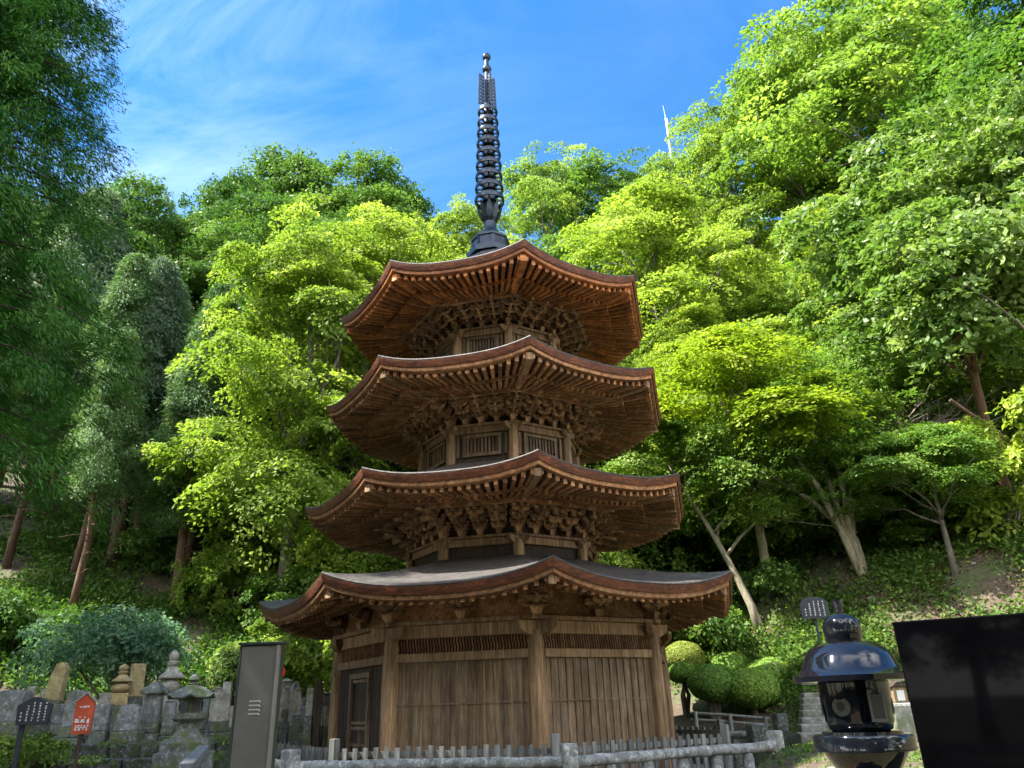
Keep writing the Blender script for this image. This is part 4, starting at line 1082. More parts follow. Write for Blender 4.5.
# clipped round bushes
def topiary(u, v, y, ru, rv, lf, label, seed, stem=True):
    rng = np.random.default_rng(seed); p = at(u, v, y); pxm = 752.0 / (y * 1.0)
    rx = 0.93 * ru / pxm; rz = 0.93 * rv / pxm
    t = thing('clipped_bush', label, 'bush', (p.x, y, gz(p.x, y)), 0, 'clipped round bushes beside the pagoda')
    cz = p.z - gz(p.x, y)
    n = 15000
    d = unit(rng.normal(size=(n, 3))); r = 1 - 0.07 * rng.uniform(0, 1, n) ** 2 + 0.022 * np.sin(d[:, 0] * 6 + seed) * np.sin(d[:, 2] * 5) + 0.018 * np.sin(d[:, 1] * 9 + d[:, 0] * 7)
    r *= np.where(d[:, 2] < -0.35, 0.93 + 0.08 * rng.uniform(size=n), 1.0)
    C = np.stack([d[:, 0] * rx * r, d[:, 1] * rx * r, d[:, 2] * rz * r * np.where(d[:, 2] < 0, 0.8, 1) + cz], 1)
    nr = d + rng.normal(size=(n, 3)) * 0.5; L = rng.uniform(0.035, 0.065, n)
    o = bpy.data.objects.new('foliage', leaf_mesh('foliage', C, nr, rng.normal(size=(n, 3)), L, L * 0.6, rng.normal(0.5, 0.22, n), M[lf])); COL.objects.link(o); o.parent = t
    m = MB(); prof = [(0.05, -0.74 * rz), (0.6 * rx, -0.6 * rz), (0.88 * rx, -0.2 * rz), (0.9 * rx, 0.1 * rz), (0.7 * rx, 0.62 * rz), (0.3 * rx, 0.87 * rz), (0.02, 0.91 * rz)]
    m.lathe([(a, b + cz) for a, b in prof], 18); m.build('twig_core', M['trunk_grey'], t, smooth=60)
    m = MB()
    for k in range(3): m.tube([(rng.normal() * 0.05, rng.normal() * 0.05, -0.2), (rng.normal() * 0.1, 0, cz * 0.5), (rng.normal() * 0.3 * rx, 0, cz)], [0.055, 0.05, 0.03], 7)
    m.build('stem', M['trunk_grey'], t)
topiary(713, 685, 18.5, 24, 20, 'lf_topiary', 'front left clipped bush raised on a visible post-like stem', 1)
topiary(753, 690, 18.2, 25.5, 21, 'lf_topiary', 'front right clipped dome, lowest and nearest the stone steps', 2)
topiary(731, 668, 20.2, 21, 15, 'lf_topiary', 'rear clipped dome showing only its top between two front bushes', 3)
topiary(771, 682, 19.4, 28, 23, 'lf_topiary', 'largest clipped bush at the back right, beside the stone steps', 4)
topiary(683, 674, 19.2, 15, 11, 'lf_topiary', 'small dark clipped bush close to the pagoda corner', 5)
topiary(684, 658, 20.4, 21, 16, 'lf_topiary_lit', 'yellow-green sunlit clipped bush behind the pagoda corner', 6)

# ground cover and leaf litter
def cover(name, lf, n, fn, L, seed, rise=0.25, tilt=0.6, clump=10):
    rng = np.random.default_rng(seed); C = []; NN = []
    while len(C) < n:
        x, y = fn(rng)
        z = gz(x, y)
        sc = rng.uniform(0.4, 1.3)
        for q in range(clump):
            dx, dy = rng.normal(size=2) * 0.22 * sc
            C.append((x + dx, y + dy, gz(x + dx, y + dy) + rise * sc * rng.uniform(0.1, 1)))
            NN.append((dx, dy, 0.5))
    C = np.array(C); k = len(C)
    nr = np.array(NN) + rng.normal(size=(k, 3)) * tilt
    Ls = L * rng.uniform(0.5, 1.3, k)
    o = bpy.data.objects.new(name, leaf_mesh(name, C, nr, rng.normal(size=(k, 3)), Ls, Ls * 0.5, np.repeat(rng.normal(0.5, 0.2, k // clump), clump) + rng.normal(0, 0.1, k), M[lf])); COL.objects.link(o)
    return tag(o, kind='stuff')
def slope(x0, x1, y0, y1, zmin, cond=None):
    def f(r):
        while True:
            x, y = r.uniform(x0, x1), r.uniform(y0, y1)
            if gz(x, y) < zmin: continue
            q = math.sin(x * 1.1 + y * 0.7) + math.sin(y * 1.6 - x * 0.5) + 0.8 * math.sin(x * 2.7)
            if q < r.uniform(-1.6, 1.0): continue
            return x, y
    return f
cover('undergrowth', 'lf_under', 80000, slope(3.2, 17, 16.5, 27, 1.3), 0.13, 1, 0.28)
cover('undergrowth', 'lf_under', 28000, slope(5.5, 15, 15.5, 20.5, 0.9), 0.09, 6, 0.16)
cover('undergrowth', 'lf_dark', 60000, slope(-26, -5, 19.5, 30, 1.0), 0.15, 8, 0.35)
cover('undergrowth', 'lf_under', 30000, slope(-20, 3.2, 19, 31, 1.0), 0.16, 2, 0.4)
cover('leaf_litter', 'lf_litter', 40000, slope(8.5, 17, 15.5, 22, 0.9), 0.09, 7, 0.05)
cover('leaf_litter', 'lf_litter', 50000, slope(3, 17, 16.5, 28, 1.2), 0.1, 3, 0.04, 0.35)
cover('leaf_litter', 'lf_litter', 40000, slope(-20, 3, 19, 32, 1.0), 0.11, 4, 0.04, 0.35)
def flatright(r):
    while True:
        x, y = r.uniform(2.2, 8), r.uniform(4.5, 17.5)
        if math.hypot(x - PX, y - PY) < 5.3: continue
        if r.uniform() < 0.35 + 0.4 * math.sin(x * 2.1 + y) * math.sin(y * 1.7): return x, y
cover('grass_tufts', 'lf_under', 16000, flatright, 0.05, 5, 0.03, 0.9)
#@@FORE@@
# ------------------------------------------------------------------ foreground and grave yard
def Zv(u, v, y): return at(u, v, y).z
Xrot = lambda a: Matrix.Rotation(a, 3, 'Z')
def strokes(m, x, z, s, rn, M3, c, y=-0.004, bold=0.16):
    """one small written character made of a few brush strokes inside a square of size s"""
    for q in range(rn.randint(3, 5)):
        if rn.random() < 0.55:
            zz = z + rn.uniform(-0.42, 0.42) * s; w = s * rn.uniform(0.5, 0.95)
            m.box(Vector(c) + M3 @ Vector((x + rn.uniform(-0.1, 0.1) * s, y - 0.0003 * q, zz)), (w, 0.003, s * bold), M3)
        else:
            xx = x + rn.uniform(-0.3, 0.3) * s; h = s * rn.uniform(0.45, 0.95)
            m.box(Vector(c) + M3 @ Vector((xx, y - 0.0003 * q, z + rn.uniform(-0.15, 0.15) * s)), (s * bold, 0.003, h), M3)

# terrace wall of the grave yard
tw = thing('stone_terrace', 'low mossy terrace wall of rough stone courses below the graves on the left', 'wall', (-7, 12.3, 0))
rn = random.Random(3)
for (yy, z0, z1, xa, xb) in ((11.2, -0.1, 0.62, -9.8, -4.6), (11.9, 0.4, 0.84, -10.2, -4.3), (12.6, 0.6, 1.02, -10.6, -4.0)):
    m = MB(); zz = z0; nrow = 2; hh = (z1 - z0) / nrow
    for r in range(nrow):
        x = xa
        while x < xb:
            w = rn.uniform(0.22, 0.55); h = hh * rn.uniform(0.9, 1.04)
            m.box((x + w / 2 + 7, yy - 12.3 + rn.uniform(-0.05, 0.05), z0 + r * hh + h / 2), (w * 0.97, 0.42, h), Xrot(rn.uniform(-0.07, 0.07)), rn.uniform(0.92, 1.05)); x += w
    m.box(((xa + xb) / 2 + 7, yy - 12.3 + 0.35, (z0 + z1) / 2 - 0.03), (xb - xa, 0.6, z1 - z0 - 0.06))
    m.build('stone_course', M['wallstone'], tw, bevel=0.025)

rng = np.random.default_rng(44); n = 5200
row = rng.integers(0, 3, n); gx = rng.uniform(-10, -4.2, n)
keep = np.sin(gx * 3.1 + row * 2.0) + np.sin(gx * 7.3 + row) + rng.normal(0, 0.6, n) > 0.1
row = row[keep]; gx = gx[keep]; n = len(gx)
gy = np.array([11.0, 11.7, 12.4])[row] + rng.uniform(-0.22, 0.1, n); gz_ = np.array([0.62, 0.84, 1.02])[row] + rng.uniform(-0.05, 0.06, n)
Ls = rng.uniform(0.03, 0.08, n)
o = bpy.data.objects.new('moss_and_ferns', leaf_mesh('moss_and_ferns', np.stack([gx, gy, gz_], 1), rng.normal(size=(n, 3)) + np.array([0, -0.4, 0.8]), rng.normal(size=(n, 3)), Ls, Ls * 0.5, rng.normal(0.4, 0.2, n), M['lf_under'])); COL.objects.link(o); tag(o, kind='stuff')
def grave(label, u0, u1, vt, vb, y, mat, shape='flat', rot=0.0, dep=0.55, group='grave stones on the left', plinth=True, name='grave_stone', lean=0.0):
    u = (u0 + u1) / 2; p = at(u, vb, y); w = (u1 - u0) * y / 752.0; h = Zv(u, vt, y) - p.z
    zg = gz(p.x, y) - 0.05
    t = thing(name, label, 'grave stone' if name == 'grave_stone' else 'stone pillar', (p.x, y, zg), rot, group)
    b = p.z - zg; d = w * dep
    if shape == 'corner': w *= 0.74; d = w
    m = MB()
    L = Matrix.Rotation(lean, 3, 'Y')
    if shape == 'round':
        poly = [(-w / 2, 0), (w / 2, 0), (w / 2, h * 0.9)] + [(w / 2 * math.cos(a), h * 0.9 + h * 0.1 * math.sin(a)) for a in (0.4, 0.8, 1.2, 1.57, 1.94, 2.34, 2.74)] + [(-w / 2, h * 0.9)]
        m.prism(poly, -d / 2, d / 2, L, (0, 0, b))
    elif shape == 'peak':
        m.box((0, 0, b + h * 0.46), (w, d, h * 0.92), L); m.lathe([(w * 0.7, 0), (0.001, h * 0.08)], 4, (0, 0, b + h * 0.92), math.pi / 4)
    elif shape == 'rough':
        poly = [(-w / 2, 0), (w / 2, 0), (w * 0.47, h * 0.5), (w * 0.4, h * 0.85), (w * 0.1, h), (-w * 0.3, h * 0.93), (-w * 0.48, h * 0.6)]
        m.prism(poly, -d / 2, d / 2, L, (0, 0, b))
    else:
        m.box(L @ Vector((0, 0, h / 2)) + Vector((0, 0, b)), (w, d, h), L, 1.03)
    m.build('shaft', M[mat], t, bevel=0.015)
    if shape == 'cap':
        m = MB(); m.lathe([(w * 0.95, 0), (w * 0.9, 0.05 * 1), (w * 0.35, 0.16), (0.03, 0.2)], 4, (0, 0, b + h), math.pi / 4); m.build('cap', M['mossy'], t, bevel=0.015)
    if plinth and b > 0.06:
        n = 2 if b > 0.25 else 1
        for i in range(n):
            m = MB(); hh = b / n; m.box((0, 0, b - hh * (i + 0.5)), (w * (1.1 + 0.15 * i), max(d, w * 0.6) * (1.15 + 0.2 * i), hh - 0.004)); m.build('plinth', M['mossy'], t, bevel=0.02)
    return t
grave('blue-grey round-topped slab standing behind the red sign', 64, 81, 690, 727, 13.2, 'grave', 'round')
grave('narrow weathered block just right of the red sign', 93, 107, 704, 731, 13.1, 'grave')
grave('widest squat slab in the middle of the front row of graves', 117, 139, 704, 731, 13.0, 'grave', 'rough')
grave('grave pillar with a mossy hipped cap, left of the stone tower', 143, 158, 694, 723, 13.3, 'grave', 'cap')
grave('slim bluish pillar just left of the stone lantern', 163, 173, 699, 727, 13.3, 'grave', 'peak')
grave('square pillar turned edge-on, its left side sunlit, right of the stone lantern', 209, 227, 693, 722, 13.6, 'grave_pale', 'corner', 0.8, 1.0)
grave('small pale post behind the edge-on pillar', 221, 229, 682, 712, 14.8, 'grave_pale')
grave('pale low stone half hidden behind the stone lantern', 196, 208, 697, 718, 14.3, 'grave')
grave('tall pale grave pillar at the right edge of the grey sign', 278, 289, 678, 722, 16.0, 'grave_pale', 'peak', 0.3)
grave('leaning pale grave slab, second to the right of the grey sign', 290, 300, 681, 726, 15.5, 'grave_pale', 'rough', 0.4, 0.7, lean=-0.05)
grave('short narrow dark grave post between two pale slabs', 299.5, 304.5, 697, 726, 15.0, 'grave')
grave('grave pillar with a mossy cap right of the grey sign', 305, 314, 698, 726, 15.1, 'grave', 'cap', 0.3)
grave('grave stone nearest the pagoda door, upright and bluish', 321, 332, 692, 722, 15.6, 'grave_pale', 'peak', 0.3)
grave('slab with a sunlit yellow side standing next to the five-ring stone', 126, 142, 664, 697, 14.8, 'grave_yellow', 'corner', 0.6, 1.0)
grave('tall ochre stone at the far left above the dark notice board', 46, 60, 662, 700, 13.8, 'grave_yellow', 'rough', 0.1, 0.7, lean=0.1)
grave('pale small stone between the ochre stone and the red sign', 53, 63, 704, 724, 13.5, 'grave')
grave('dark broad stone at the very left edge of the grave yard', -4, 22, 690, 722, 13.4, 'grave', 'round')
grave('small pale stone low behind the widest squat slab', 100, 112, 693, 706, 14.4, 'grave_pale')
grave('low bluish block under the stone tower', 180, 190, 712, 734, 13.9, 'grave')
p = at(317, 728, 14.4); m = MB(); zt = Zv(317, 679, 14.4)
m.prism([(-0.05, gz(p.x, 14.4) - 0.2), (0.05, gz(p.x, 14.4) - 0.2), (0.055, zt - 0.1), (0.03, zt - 0.07), (0.05, zt - 0.04), (0, zt), (-0.05, zt - 0.04), (-0.03, zt - 0.07), (-0.055, zt - 0.1)], -0.03, 0.03, None, (p.x, 14.4, 0))
tag(m.build('wooden_stake', M['wood_dark']), 'dark thin wooden grave stake between the pale stones near the pagoda door', 'stake')

# five-ring stone and stone tower (turned profiles on square bases)
def ringstone(label, u, vt, vb, y, wpx, mat, rot):
    p = at(u, vb, y); H = Zv(u, vt, y) - p.z; w = wpx * y / 752.0; zg = gz(p.x, y) - 0.05; b = p.z - zg
    t = thing('five_ring_stone', label, 'stone tower', (p.x, y, zg), rot, None)
    m = MB(); m.box((0, 0, b / 2), (w * 1.25, w * 1.25, b)); m.build('plinth', M['mossy'], t, bevel=0.02)
    m = MB(); m.box((0, 0, b + H * 0.15), (w * 0.8, w * 0.8, H * 0.3)); m.build('base_cube', M[mat], t, bevel=0.02)
    m = MB(); m.lathe([(w * 0.2, 0), (w * 0.42, H * 0.05), (w * 0.5, H * 0.13), (w * 0.42, H * 0.2), (w * 0.22, H * 0.24)], 16, (0, 0, b + H * 0.3)); m.build('sphere', M[mat], t, smooth=60)
    m = MB(); m.lathe([(w * 0.3, 0), (w * 0.74, 0.02), (w * 0.72, H * 0.05), (w * 0.4, H * 0.13), (w * 0.25, H * 0.2)], 4, (0, 0, b + H * 0.54), math.pi / 4); m.build('roof_stone', M[mat], t, bevel=0.012)
    m = MB(); m.lathe([(w * 0.17, 0), (w * 0.26, H * 0.04), (w * 0.27, H * 0.07), (w * 0.16, H * 0.09), (w * 0.25, H * 0.13), (w * 0.23, H * 0.19), (w * 0.04, H * 0.26)], 14, (0, 0, b + H * 0.74)); m.build('jewel', M[mat], t, smooth=60)
ringstone('short yellow-lichened five-ring stone left of the sunlit slab', 118, 664, 706, 14.4, 18, 'grave_yellow', 0.5)
ringstone('tallest pale five-ring stone tower above the grave yard', 166, 650, 716, 14.9, 19, 'grave_pale', 0.6)

# stone lantern in the grave yard
y = 11.3; c = at(188, 730, y); zg = gz(c.x, y) - 0.05
sl_ = thing('stone_lantern', 'weathered hexagonal stone lantern with a mossy upturned roof in the grave yard', 'lantern', (c.x, y, zg), 0.3)
k = y / 752.0
def zz(v): return Zv(188, v, y) - zg
def lath(name, prof, n, mat, sm=0, par=None, a0=0.0):
    m = MB(); m.lathe(prof, n, (0, 0, 0), a0); return m.build(name, mat, par or sl_, smooth=sm, bevel=0 if sm else 0.012)
lath('pedestal', [(29 * k, 0), (29 * k, zz(752)), (24 * k, zz(751)), (24 * k, zz(742)), (20 * k, zz(738))], 6, M['mossy'])
lath('stem', [(17 * k, zz(739)), (14 * k, zz(735)), (9 * k, zz(728)), (8 * k, zz(723)), (10 * k, zz(721))], 6, M['mossy'])
lath('platform', [(12 * k, zz(722)), (17 * k, zz(719)), (17 * k, zz(714)), (13 * k, zz(713))], 6, M['mossy'])
fb = lath('firebox', [(10.5 * k, zz(713.5)), (11 * k, zz(699))], 6, M['mossy'])
m = MB()
for i in range(6):
    a = math.pi / 6 + i * math.pi / 3; d = Vector((math.sin(a), -math.cos(a), 0))
    Mx = Xrot(a)
    m.box(d * (9.3 * k) + Vector((0, 0, zz(706.5))), (8 * k, 1.5 * k, 8 * k), Mx)
m.build('opening', M['dull_black'], fb)
m = MB(); rows = []
for (r, v, lf_) in ((22, 699, 1), (23, 697.5, 1), (16, 692, 0.4), (9, 687, 0.1), (5, 685, 0)):
    rows.append([Vector((r * k * math.sin(a) * (1 if i % 4 == 0 else 0.93), -r * k * math.cos(a) * (1 if i % 4 == 0 else 0.93), zz(v) + (0.045 * lf_ if i % 4 == 0 else 0))) for i, a in enumerate([q * math.pi / 12 for q in range(24)])])
m.grid(rows, wrap=True); m.add(rows[0], [tuple(reversed(range(24)))]); m.build('roof', M['mossy'], sl_, smooth=30)
lath('jewel', [(4 * k, zz(686)), (5.5 * k, zz(684)), (3 * k, zz(682.5)), (5.5 * k, zz(680)), (4.5 * k, zz(677)), (0.5 * k, zz(674))], 14, M['mossy'], 60)

# red sign on a post
y = 9.0; c = at(84, 715, y); zg = gz(c.x, y); F = Xrot(0.32)
rs = thing('red_sign', 'red-orange wooden sign with a small gabled top and white lettering on a thin post', 'sign', (c.x, y, 0), 0.32)
zt, zb = Zv(84, 694, y), Zv(84, 734, y); w = 0.185
m = MB(); m.prism([(-w / 2, zb), (w / 2, zb), (w / 2, zt - 0.07), (0, zt), (-w / 2, zt - 0.07)], -0.03, 0.03); m.build('board', M['red_paint'], rs)
m = MB()
for s in (-1, 1): m.bar((s * (w / 2 + 0.02), 0, zt - 0.085), (0, 0, zt + 0.012 + (0.002 if s > 0 else 0)), 0.085, 0.016)
m.build('gable', M['pale_ring'], rs)
m = MB(); m.box((0, 0.0, (zb + zg - 0.2) / 2), (0.035, 0.035, zb - zg + 0.2)); m.build('post', M['wood_dark'], rs)
rn = random.Random(4); m = MB(); I3 = Matrix.Identity(3)
for i in range(4): strokes(m, -0.04 + i * 0.026, zt - 0.135, 0.024, rn, I3, (0, -0.032, 0), bold=0.3)
for i in range(2): strokes(m, -0.03 + i * 0.05, zt - 0.235, 0.02, rn, I3, (0, -0.032, 0), bold=0.25)
for i in range(3): strokes(m, -0.055 + i * 0.055, zt - 0.275, 0.046, rn, I3, (0, -0.032, 0), bold=0.26)
for i in range(5): strokes(m, -0.06 + i * 0.03, zt - 0.325, 0.024, rn, I3, (0, -0.032, 0), bold=0.24)
for i in range(4): strokes(m, -0.055 + i * 0.036, zt - 0.36, 0.026, rn, I3, (0, -0.032, 0), bold=0.24)
m.box((0, -0.0325, zb + 0.065), (0.12, 0.003, 0.006))
m.build('lettering', M['white_paint'], rs)

# dark notice board with columns of white characters
def notice(label, u, vt, vb, y, wpx, rot, cols, seed, shape, postu=0.0):
    c = at(u, (vt + vb) / 2, y); zg = gz(c.x, y); w = wpx * y / 752.0; zt, zb = Zv(u, vt, y), Zv(u, vb, y); h = zt - zb
    t = thing('notice_board', label, 'notice board', (c.x, y, 0), rot)
    if shape == 'arch':
        poly = [(-w / 2, zb), (w / 2, zb), (w * 0.52, zb + h * 0.7), (w * 0.4, zt - h * 0.1), (w * 0.18, zt), (-w * 0.18, zt), (-w * 0.4, zt - h * 0.1), (-w * 0.52, zb + h * 0.7)]
    else:
        poly = [(-w * 0.45, zb), (w * 0.45, zb), (w / 2, zb + h * 0.72), (w * 0.08, zt), (-w * 0.08, zt), (-w / 2, zb + h * 0.72)]
    m = MB(); m.prism(poly, -0.025, 0.025); m.build('board', M['board_dark'], t, bevel=0.006)
    m = MB(); m.box((postu * w, 0.045, (zb + h * 0.5 + zg - 0.2) / 2), (0.05, 0.04, zb + h * 0.5 - zg + 0.2)); m.build('post', M['board_dark'], t)
    rn = random.Random(seed); m = MB(); nC = len(cols); s = h * 0.72 / 7.5
    for i, k_ in enumerate(cols):
        x = w * 0.34 - i * w * 0.68 / (nC - 1)
        for q in range(k_):
            strokes(m, x, zb + h * 0.12 + (q + 0.5) * s * 1.05 if i < nC - 1 else zb + h * 0.12 + (q + 0.5) * s * 1.3, s * 0.8, rn, I3, (0, -0.027, 0), bold=0.2)
    m.build('lettering', M['white_paint'], t)
    return t
notice('dark pointed notice board with columns of white writing at the lower left', 34.5, 697, 725, 9.0, 29, 0.25, (7, 7, 7, 6, 3), 8, 'peak', -0.3)
notice('small arched dark plaque with white writing on a post above the clipped bushes', 814, 597, 619, 16.8, 25, -0.15, (7, 7, 7, 6, 3), 9, 'arch')

# red disc behind the grey pillar sign
y = 13.5; c = at(280.5, 672, y); t = thing('red_disc_sign', 'small round red disc on a pole peeping out beside the grey pillar sign', 'sign', (c.x, y, 0), 0.1)
m = MB(); m.lathe([(0.015, -0.012), (0.09, -0.01), (0.09, 0.01), (0.015, 0.012)], 20, (0, -0.03, c.z), 0, Matrix.Rotation(math.pi / 2, 3, 'X')); m.build('disc', M['red_gloss'], t)
m = MB(); zg = gz(c.x, y); m.box((0, 0, (c.z + zg) / 2), (0.035, 0.03, c.z - zg + 0.1)); m.build('pole', M['mast'], t)

# grey metal pillar sign
gp = thing('pillar_sign', 'tall slim grey metal pillar sign with a pale mark of stacked bars', 'sign', (-1.643, 5.05, 0), 0.0)
m = MB(); m.box((0, 0, 0.87), (0.225, 0.10, 1.76)); m.build('panel', M['grey_metal'], gp, bevel=0.004)
m = MB(); m.box((-0.118, 0, 0.87), (0.012, 0.112, 1.765)); m.build('side_trim', M['dark_metal_edge'], gp)
m = MB(); m.box((0.1185, -0.035, 0.87), (0.012, 0.05, 1.762)); m.build('bright_trim', M['grey_metal_edge'], gp)
m = MB(); m.box((0.1185, 0.028, 0.87), (0.012, 0.07, 1.762)); m.build('side_trim', M['dark_metal_edge'], gp)
m = MB(); m.box((0.008, 0, 1.765), (0.285, 0.13, 0.016)); m.build('cap', M['dark_metal_edge'], gp, bevel=0.003)
m = MB(); m.box((0, 0, 0.02), (0.36, 0.24, 0.12)); m.build('foot', M['granite'], gp, bevel=0.01)
zc = Zv(254, 707.5, 5.0); m = MB()
for i in range(4):
    z = zc + 0.036 - i * 0.024
    m.prism([(-0.036, z - 0.004), (0.022, z - 0.0035), (0.034, z - 0.011), (0.038, z - 0.006), (0.03, z + 0.0045), (-0.034, z + 0.004)], -0.054, -0.0505, None, (0.003, 0, 0))
m.build('mark', M['pale_paint'], gp)

# stone hand rail running towards the lantern
a = at(203, 750, 9.6); b_ = at(186, 769, 7.4)
hr = thing('stone_handrail', 'pale stone handrail running away from the camera beside the grey pillar sign', 'handrail', (a.x, a.y, 0))
m = MB(); m.bar(a - Vector((a.x, a.y, 0)), b_ - Vector((a.x, a.y, 0)), 0.12, 0.1); m.build('rail', M['grave'], hr, bevel=0.012)
for s in (0.06, 0.5, 0.94):
    q = a.lerp(b_, s); m = MB(); zg = gz(q.x, q.y) - 0.1; m.box((q.x - a.x, q.y - a.y, (q.z - 0.05 + zg) / 2), (0.1, 0.1, q.z - 0.05 - zg)); m.build('post', M['grave'], hr)

# polished black lantern on the right
y = 5.5; lx = 2.235; zg = gz(lx, y) - 0.03
bl_ = thing('black_lantern', 'polished black granite lantern with a domed hat and round ball finial', 'lantern', (lx, y, 0), 0)
k = y / 752.0; ZV = lambda u, v: Zv(u, v, y)
def L2(name, prof, n=40, mat='black_stone', sm=50, a0=0.0, bevel=0, par=None):
    m = MB(); m.lathe(prof, n, (0, 0, 0), a0); return m.build(name, M[mat], par or bl_, smooth=sm, bevel=bevel)
L2('finial_stub', [(0.03, ZV(841, 616)), (0.028, ZV(840, 609)), (0.036, ZV(839, 602)), (0.034, ZV(839, 600))])
zj = ZV(845, 627)
L2('ball', [(0.11, zj - 0.105), (0.122, zj - 0.06), (0.126, zj - 0.01), (0.118, zj + 0.035), (0.095, zj + 0.068), (0.055, zj + 0.086), (0.02, zj + 0.1)])
L2('collar', [(0.12, zj - 0.118), (0.132, zj - 0.112), (0.132, zj - 0.1), (0.1, zj - 0.098)])
zh, zb_ = ZV(848, 642), ZV(850, 673)
L2('hat', [(0.31, zb_ - 0.062), (0.372, zb_ - 0.052), (0.376, zb_ - 0.018), (0.345, zb_ - 0.002), (0.312, zb_ + 0.028), (0.287, zb_ + 0.095), (0.25, zb_ + 0.15), (0.19, zb_ + 0.19), (0.12, zh)], 48)
z0, z1 = ZV(862, 731), ZV(858, 681)
fbx = L2('firebox', [(0.17, z0), (0.195, z0 + 0.012), (0.212, z0 + 0.06), (0.226, z1 - 0.04), (0.226, z1 + 0.03)], 48)
fz = (z0 + z1) / 2
for j in range(6):
    a = -0.32 + (j + 0.5) * math.pi / 3; d = Vector((math.sin(a), -math.cos(a), 0)); rr = 0.2165
    Mx = Matrix.Rotation(a, 3, 'Z') @ Matrix.Rotation(math.pi / 2, 3, 'X')
    if j % 2:
        m = MB(); m.lathe([(0.028, 0.0), (0.062, 0.0), (0.058, 0.011), (0.03, 0.013), (0.028, 0.0)], 24, d * (rr - 0.008) + Vector((0, 0, fz)), 0, Mx, cap=False); m.build('round_window', M['cut_stone'], fbx, smooth=40)
        m = MB(); m.lathe([(0.03, 0.0), (0.03, 0.006)], 20, d * (rr - 0.0005) + Vector((0, 0, fz)), 0, Mx); m.build('window_hole', M['dull_black'], fbx)
    else:
        m = MB()
        for (x, z, w, h) in ((-0.05, 0, 0.014, 0.19), (0.05, 0, 0.014, 0.19), (0, 0.0865, 0.086, 0.017), (0, -0.0865, 0.086, 0.017)):
            m.box(d * (rr + 0.002) + Xrot(a) @ Vector((x, 0, 0)) + Vector((0, 0, fz + z)), (w, 0.008, h), Xrot(a))
        m.build('window_frame', M['cut_stone'], fbx)
        m = MB(); m.box(d * (rr + 0.0005) + Vector((0, 0, fz)), (0.086, 0.008, 0.156), Xrot(a)); m.build('window_hole', M['dull_black'], fbx)
zp1, zp0 = ZV(864, 734), ZV(866, 750)
L2('firebox_seat', [(0.25, zp1 - 0.02), (0.25, zp1 + 0.018), (0.2, zp1 + 0.02)])
L2('platform', [(0.27, zp0 - 0.005), (0.312, zp0), (0.315, zp1 - 0.015), (0.303, zp1), (0.2, zp1 + 0.002)], 48)
L2('platform_underside', [(0.15, zp0 - 0.13), (0.2, zp0 - 0.11), (0.265, zp0 - 0.004)], 48)
L2('stem', [(0.2, zg + 0.16), (0.155, zg + 0.22), (0.14, (zg + zp0) / 2), (0.155, zp0 - 0.128)])
L2('base', [(0.36, zg - 0.1), (0.36, zg + 0.12), (0.3, zg + 0.16), (0.15, zg + 0.165)], 6, sm=0, bevel=0.01)

# black slab at the right edge
a = at(892, 622, 3.5); ang = -0.52
bs = thing('black_slab', 'large polished black stone slab leaning into the right edge of the picture', 'monument', (a.x, 3.5, 0), ang)
zg = gz(a.x, 3.5)
m = MB(); W = 1.5
m.prism([(-0.0, zg + 0.2), (W, zg + 0.2), (W, a.z + 0.0), (0, a.z)], 0, 0.22); m.build('slab', M['black_slab'], bs, bevel=0.006)
m = MB(); m.box((W / 2, 0.11, zg + 0.08), (W + 0.3, 0.5, 0.3)); m.build('plinth', M['granite'], bs, bevel=0.02)

# stone steps on the right
st = thing('stone_steps', 'flight of low worn stone steps climbing to the right of the clipped bushes', 'steps', (5.0, 14.0, 0))
rn = random.Random(6)
for i in range(8):
    f = i / 7; q = Vector((5.25 + 1.75 * f, 13.6 + 4.6 * f, 0)); zt = 0.82 + 0.72 * f
    m = MB(); x = -0.75
    while x < 0.72:
        w = rn.uniform(0.35, 0.6); w = min(w, 0.8 - x)
        m.box((q.x - 5.0 + x + w / 2, q.y - 14.0 + rn.uniform(-0.03, 0.03), zt - 0.2 + rn.uniform(-0.012, 0.012)), (w * 0.98, 0.5, 0.4), Xrot(-0.2 + rn.uniform(-0.03, 0.03))); x += w
    m.build('step', M['step'], st, bevel=0.02)

# log edging under the bushes
le = thing('log_edging', 'low rail of weathered logs under the clipped bushes', 'rail', (4.2, 15.7, 0))
A, B = at(690, 713, 18.0), at(770, 719, 17.4); O = Vector((4.2, 15.7, 0))
for dz in (0.0, -0.13):
    m = MB(); m.tube([A - O + Vector((0, 0, dz)), (A + B) / 2 - O + Vector((0, 0, dz + 0.015)), B - O + Vector((0, 0, dz))], [0.036, 0.033, 0.036], 8); m.build('log', M['picket'], le, smooth=60)
for s in (0.06, 0.5, 0.93):
    q = A.lerp(B, s) - O; m = MB(); m.tube([q + Vector((0, -0.06, -0.75)), q + Vector((0, -0.06, 0.04))], [0.045, 0.042], 9); m.build('stake', M['picket'], le, smooth=60)
# single blocks beside the steps
for u, v, y, s, lb in ((780, 720, 14.6, 0.22, 'square grey stone block at the foot of the clipped bushes'), (757, 734, 13.4, 0.28, 'small square stone marker behind the railing corner')):
    p = at(u, v, y); m = MB(); zg = gz(p.x, y); h = p.z + s * 0.5 - zg + 0.1; m.box((0, 0, h / 2 - 0.1), (s, s * 0.8, h), Xrot(0.3), 1.05)
    o = m.build('stone_block', M['wallstone'], bevel=0.03); o.location = (p.x, y, zg); tag(o, lb, 'stone')
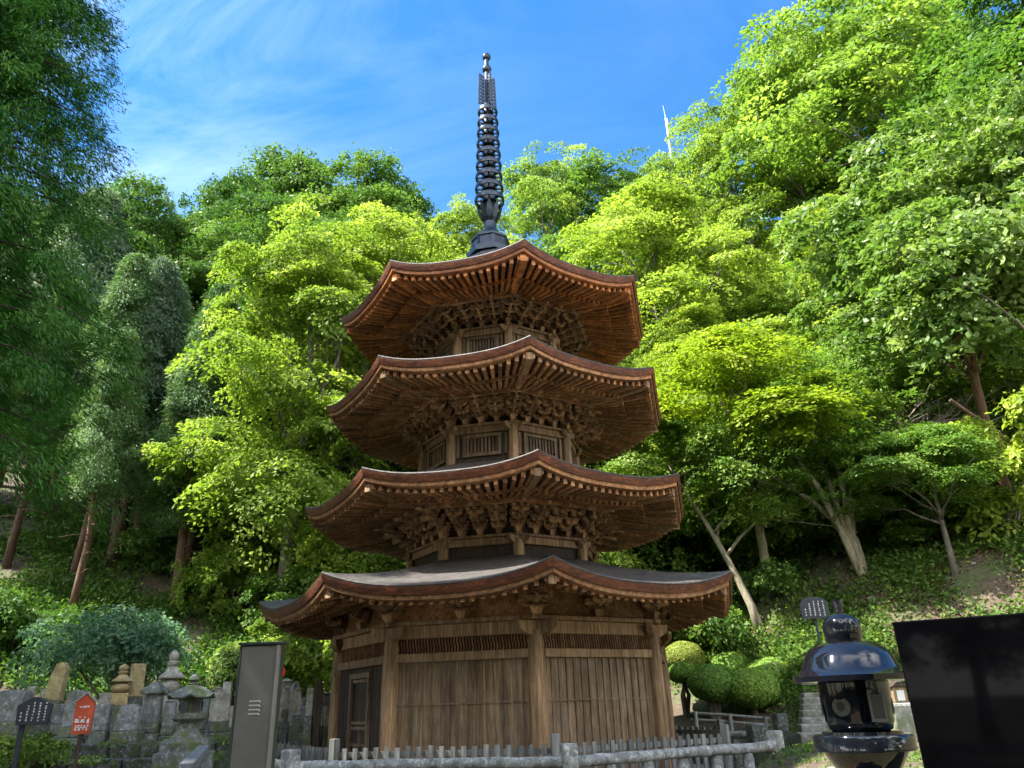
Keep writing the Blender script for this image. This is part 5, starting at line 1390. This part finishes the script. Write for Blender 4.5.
# box between lantern and slab
p = at(896, 697, 12.0); zg = gz(p.x, 12.0)
wb = thing('wooden_box', 'small brown wooden box with a pale paper, seen between black lantern and slab', 'box', (p.x, 12.0, 0), 0.3)
zt = p.z + 0.14
m = MB(); m.box((0, 0, (p.z - 0.08 - zg) / 2 - 0.05), (0.75, 0.5, p.z - 0.08 - zg + 0.1), Xrot(0.2), 1.05)
o = m.build('stone_block', M['step'], bevel=0.04); o.location = (p.x + 0.1, 12.05, zg); tag(o, 'rough stone block carrying the small wooden box', 'stone')
m = MB(); m.box((0, 0, zt - 0.11), (0.24, 0.2, 0.216)); m.build('case', M['wood_grey'], wb, bevel=0.008)
m = MB(); m.prism([(-0.16, zt), (0.16, zt), (0, zt + 0.09)], -0.13, 0.13); m.build('roof', M['wood_dark'], wb)
m = MB(); m.box((0.0, -0.103, zt - 0.12), (0.13, 0.004, 0.14)); m.build('paper', M['white_paint'], wb)
# slender mast on the far ridge
p = at(669, 142, 60); q = at(667, 112, 60)
ms = thing('antenna_mast', 'thin pale antenna mast rising above the far ridge', 'mast', (p.x, 60, 0))
zg = 40.0; m = MB(); m.tube([(0, 0, min(gz(p.x, 60), 42) - 1), (0, 0, q.z - 0.8)], [0.11, 0.09], 10); m.build('pole', M['mast'], ms, smooth=60)
m = MB(); m.tube([(0, 0, q.z - 0.9), (-0.1, 0, q.z + 0.9)], [0.03, 0.015], 6); m.build('aerial', M['mast'], ms)
m = MB(); m.box((0.1, 0, q.z - 1.3), (0.12, 0.16, 0.8)); m.build('antenna_box', M['mast'], ms)
# stones scattered on the bank
rn = random.Random(31)
for i in range(26):
    u = (28, 41, 88, 104, 146, 156, 183, 203, 215, 232, 285, 296, 309, 326, 34, 72, 84, 111, 137, 150, 177, 194, 199, 220, 301, 319)[i]; vt = rn.uniform(686, 706); y = rn.uniform(14.4, 15.4)
    grave('small worn grave stone in the back rows, half hidden by the nearer stones', u - rn.uniform(2.2, 3.8), u + rn.uniform(2.2, 3.8), vt, vt + rn.uniform(18, 28), y, 'grave_pale', rn.choice(('flat', 'peak', 'round')), rn.uniform(-0.2, 0.5), 0.7, 'small worn stones in the back rows', lean=rn.uniform(-0.04, 0.04))
rn = random.Random(15)
for i in range(14):
    x, y = (rn.uniform(2.6, 5.8), rn.uniform(6.5, 11)) if i < 9 else (rn.uniform(6, 11), rn.uniform(17.5, 20))
    if math.hypot(x - PX, y - PY) < 5.4: continue
    m = MB(); r = rn.uniform(0.06, 0.16); rows = []
    for a in range(5):
        th = -1.2 + 2.4 * a / 4
        rows.append([Vector((math.cos(th) * math.cos(b * 0.785) * r * rn.uniform(0.8, 1.2), math.cos(th) * math.sin(b * 0.785) * r * rn.uniform(0.8, 1.2), math.sin(th) * r * 0.6)) for b in range(8)])
    m.grid(rows, wrap=True); m.add(rows[0], [tuple(reversed(range(8)))]); m.add(rows[-1], [tuple(range(8))])
    o = m.build('stone', M['step'], smooth=70); o.location = (x, y, gz(x, y) + r * 0.2)
    tag(o, 'loose rounded stone lying on the ground on the right', 'stone', 'loose stones on the right')
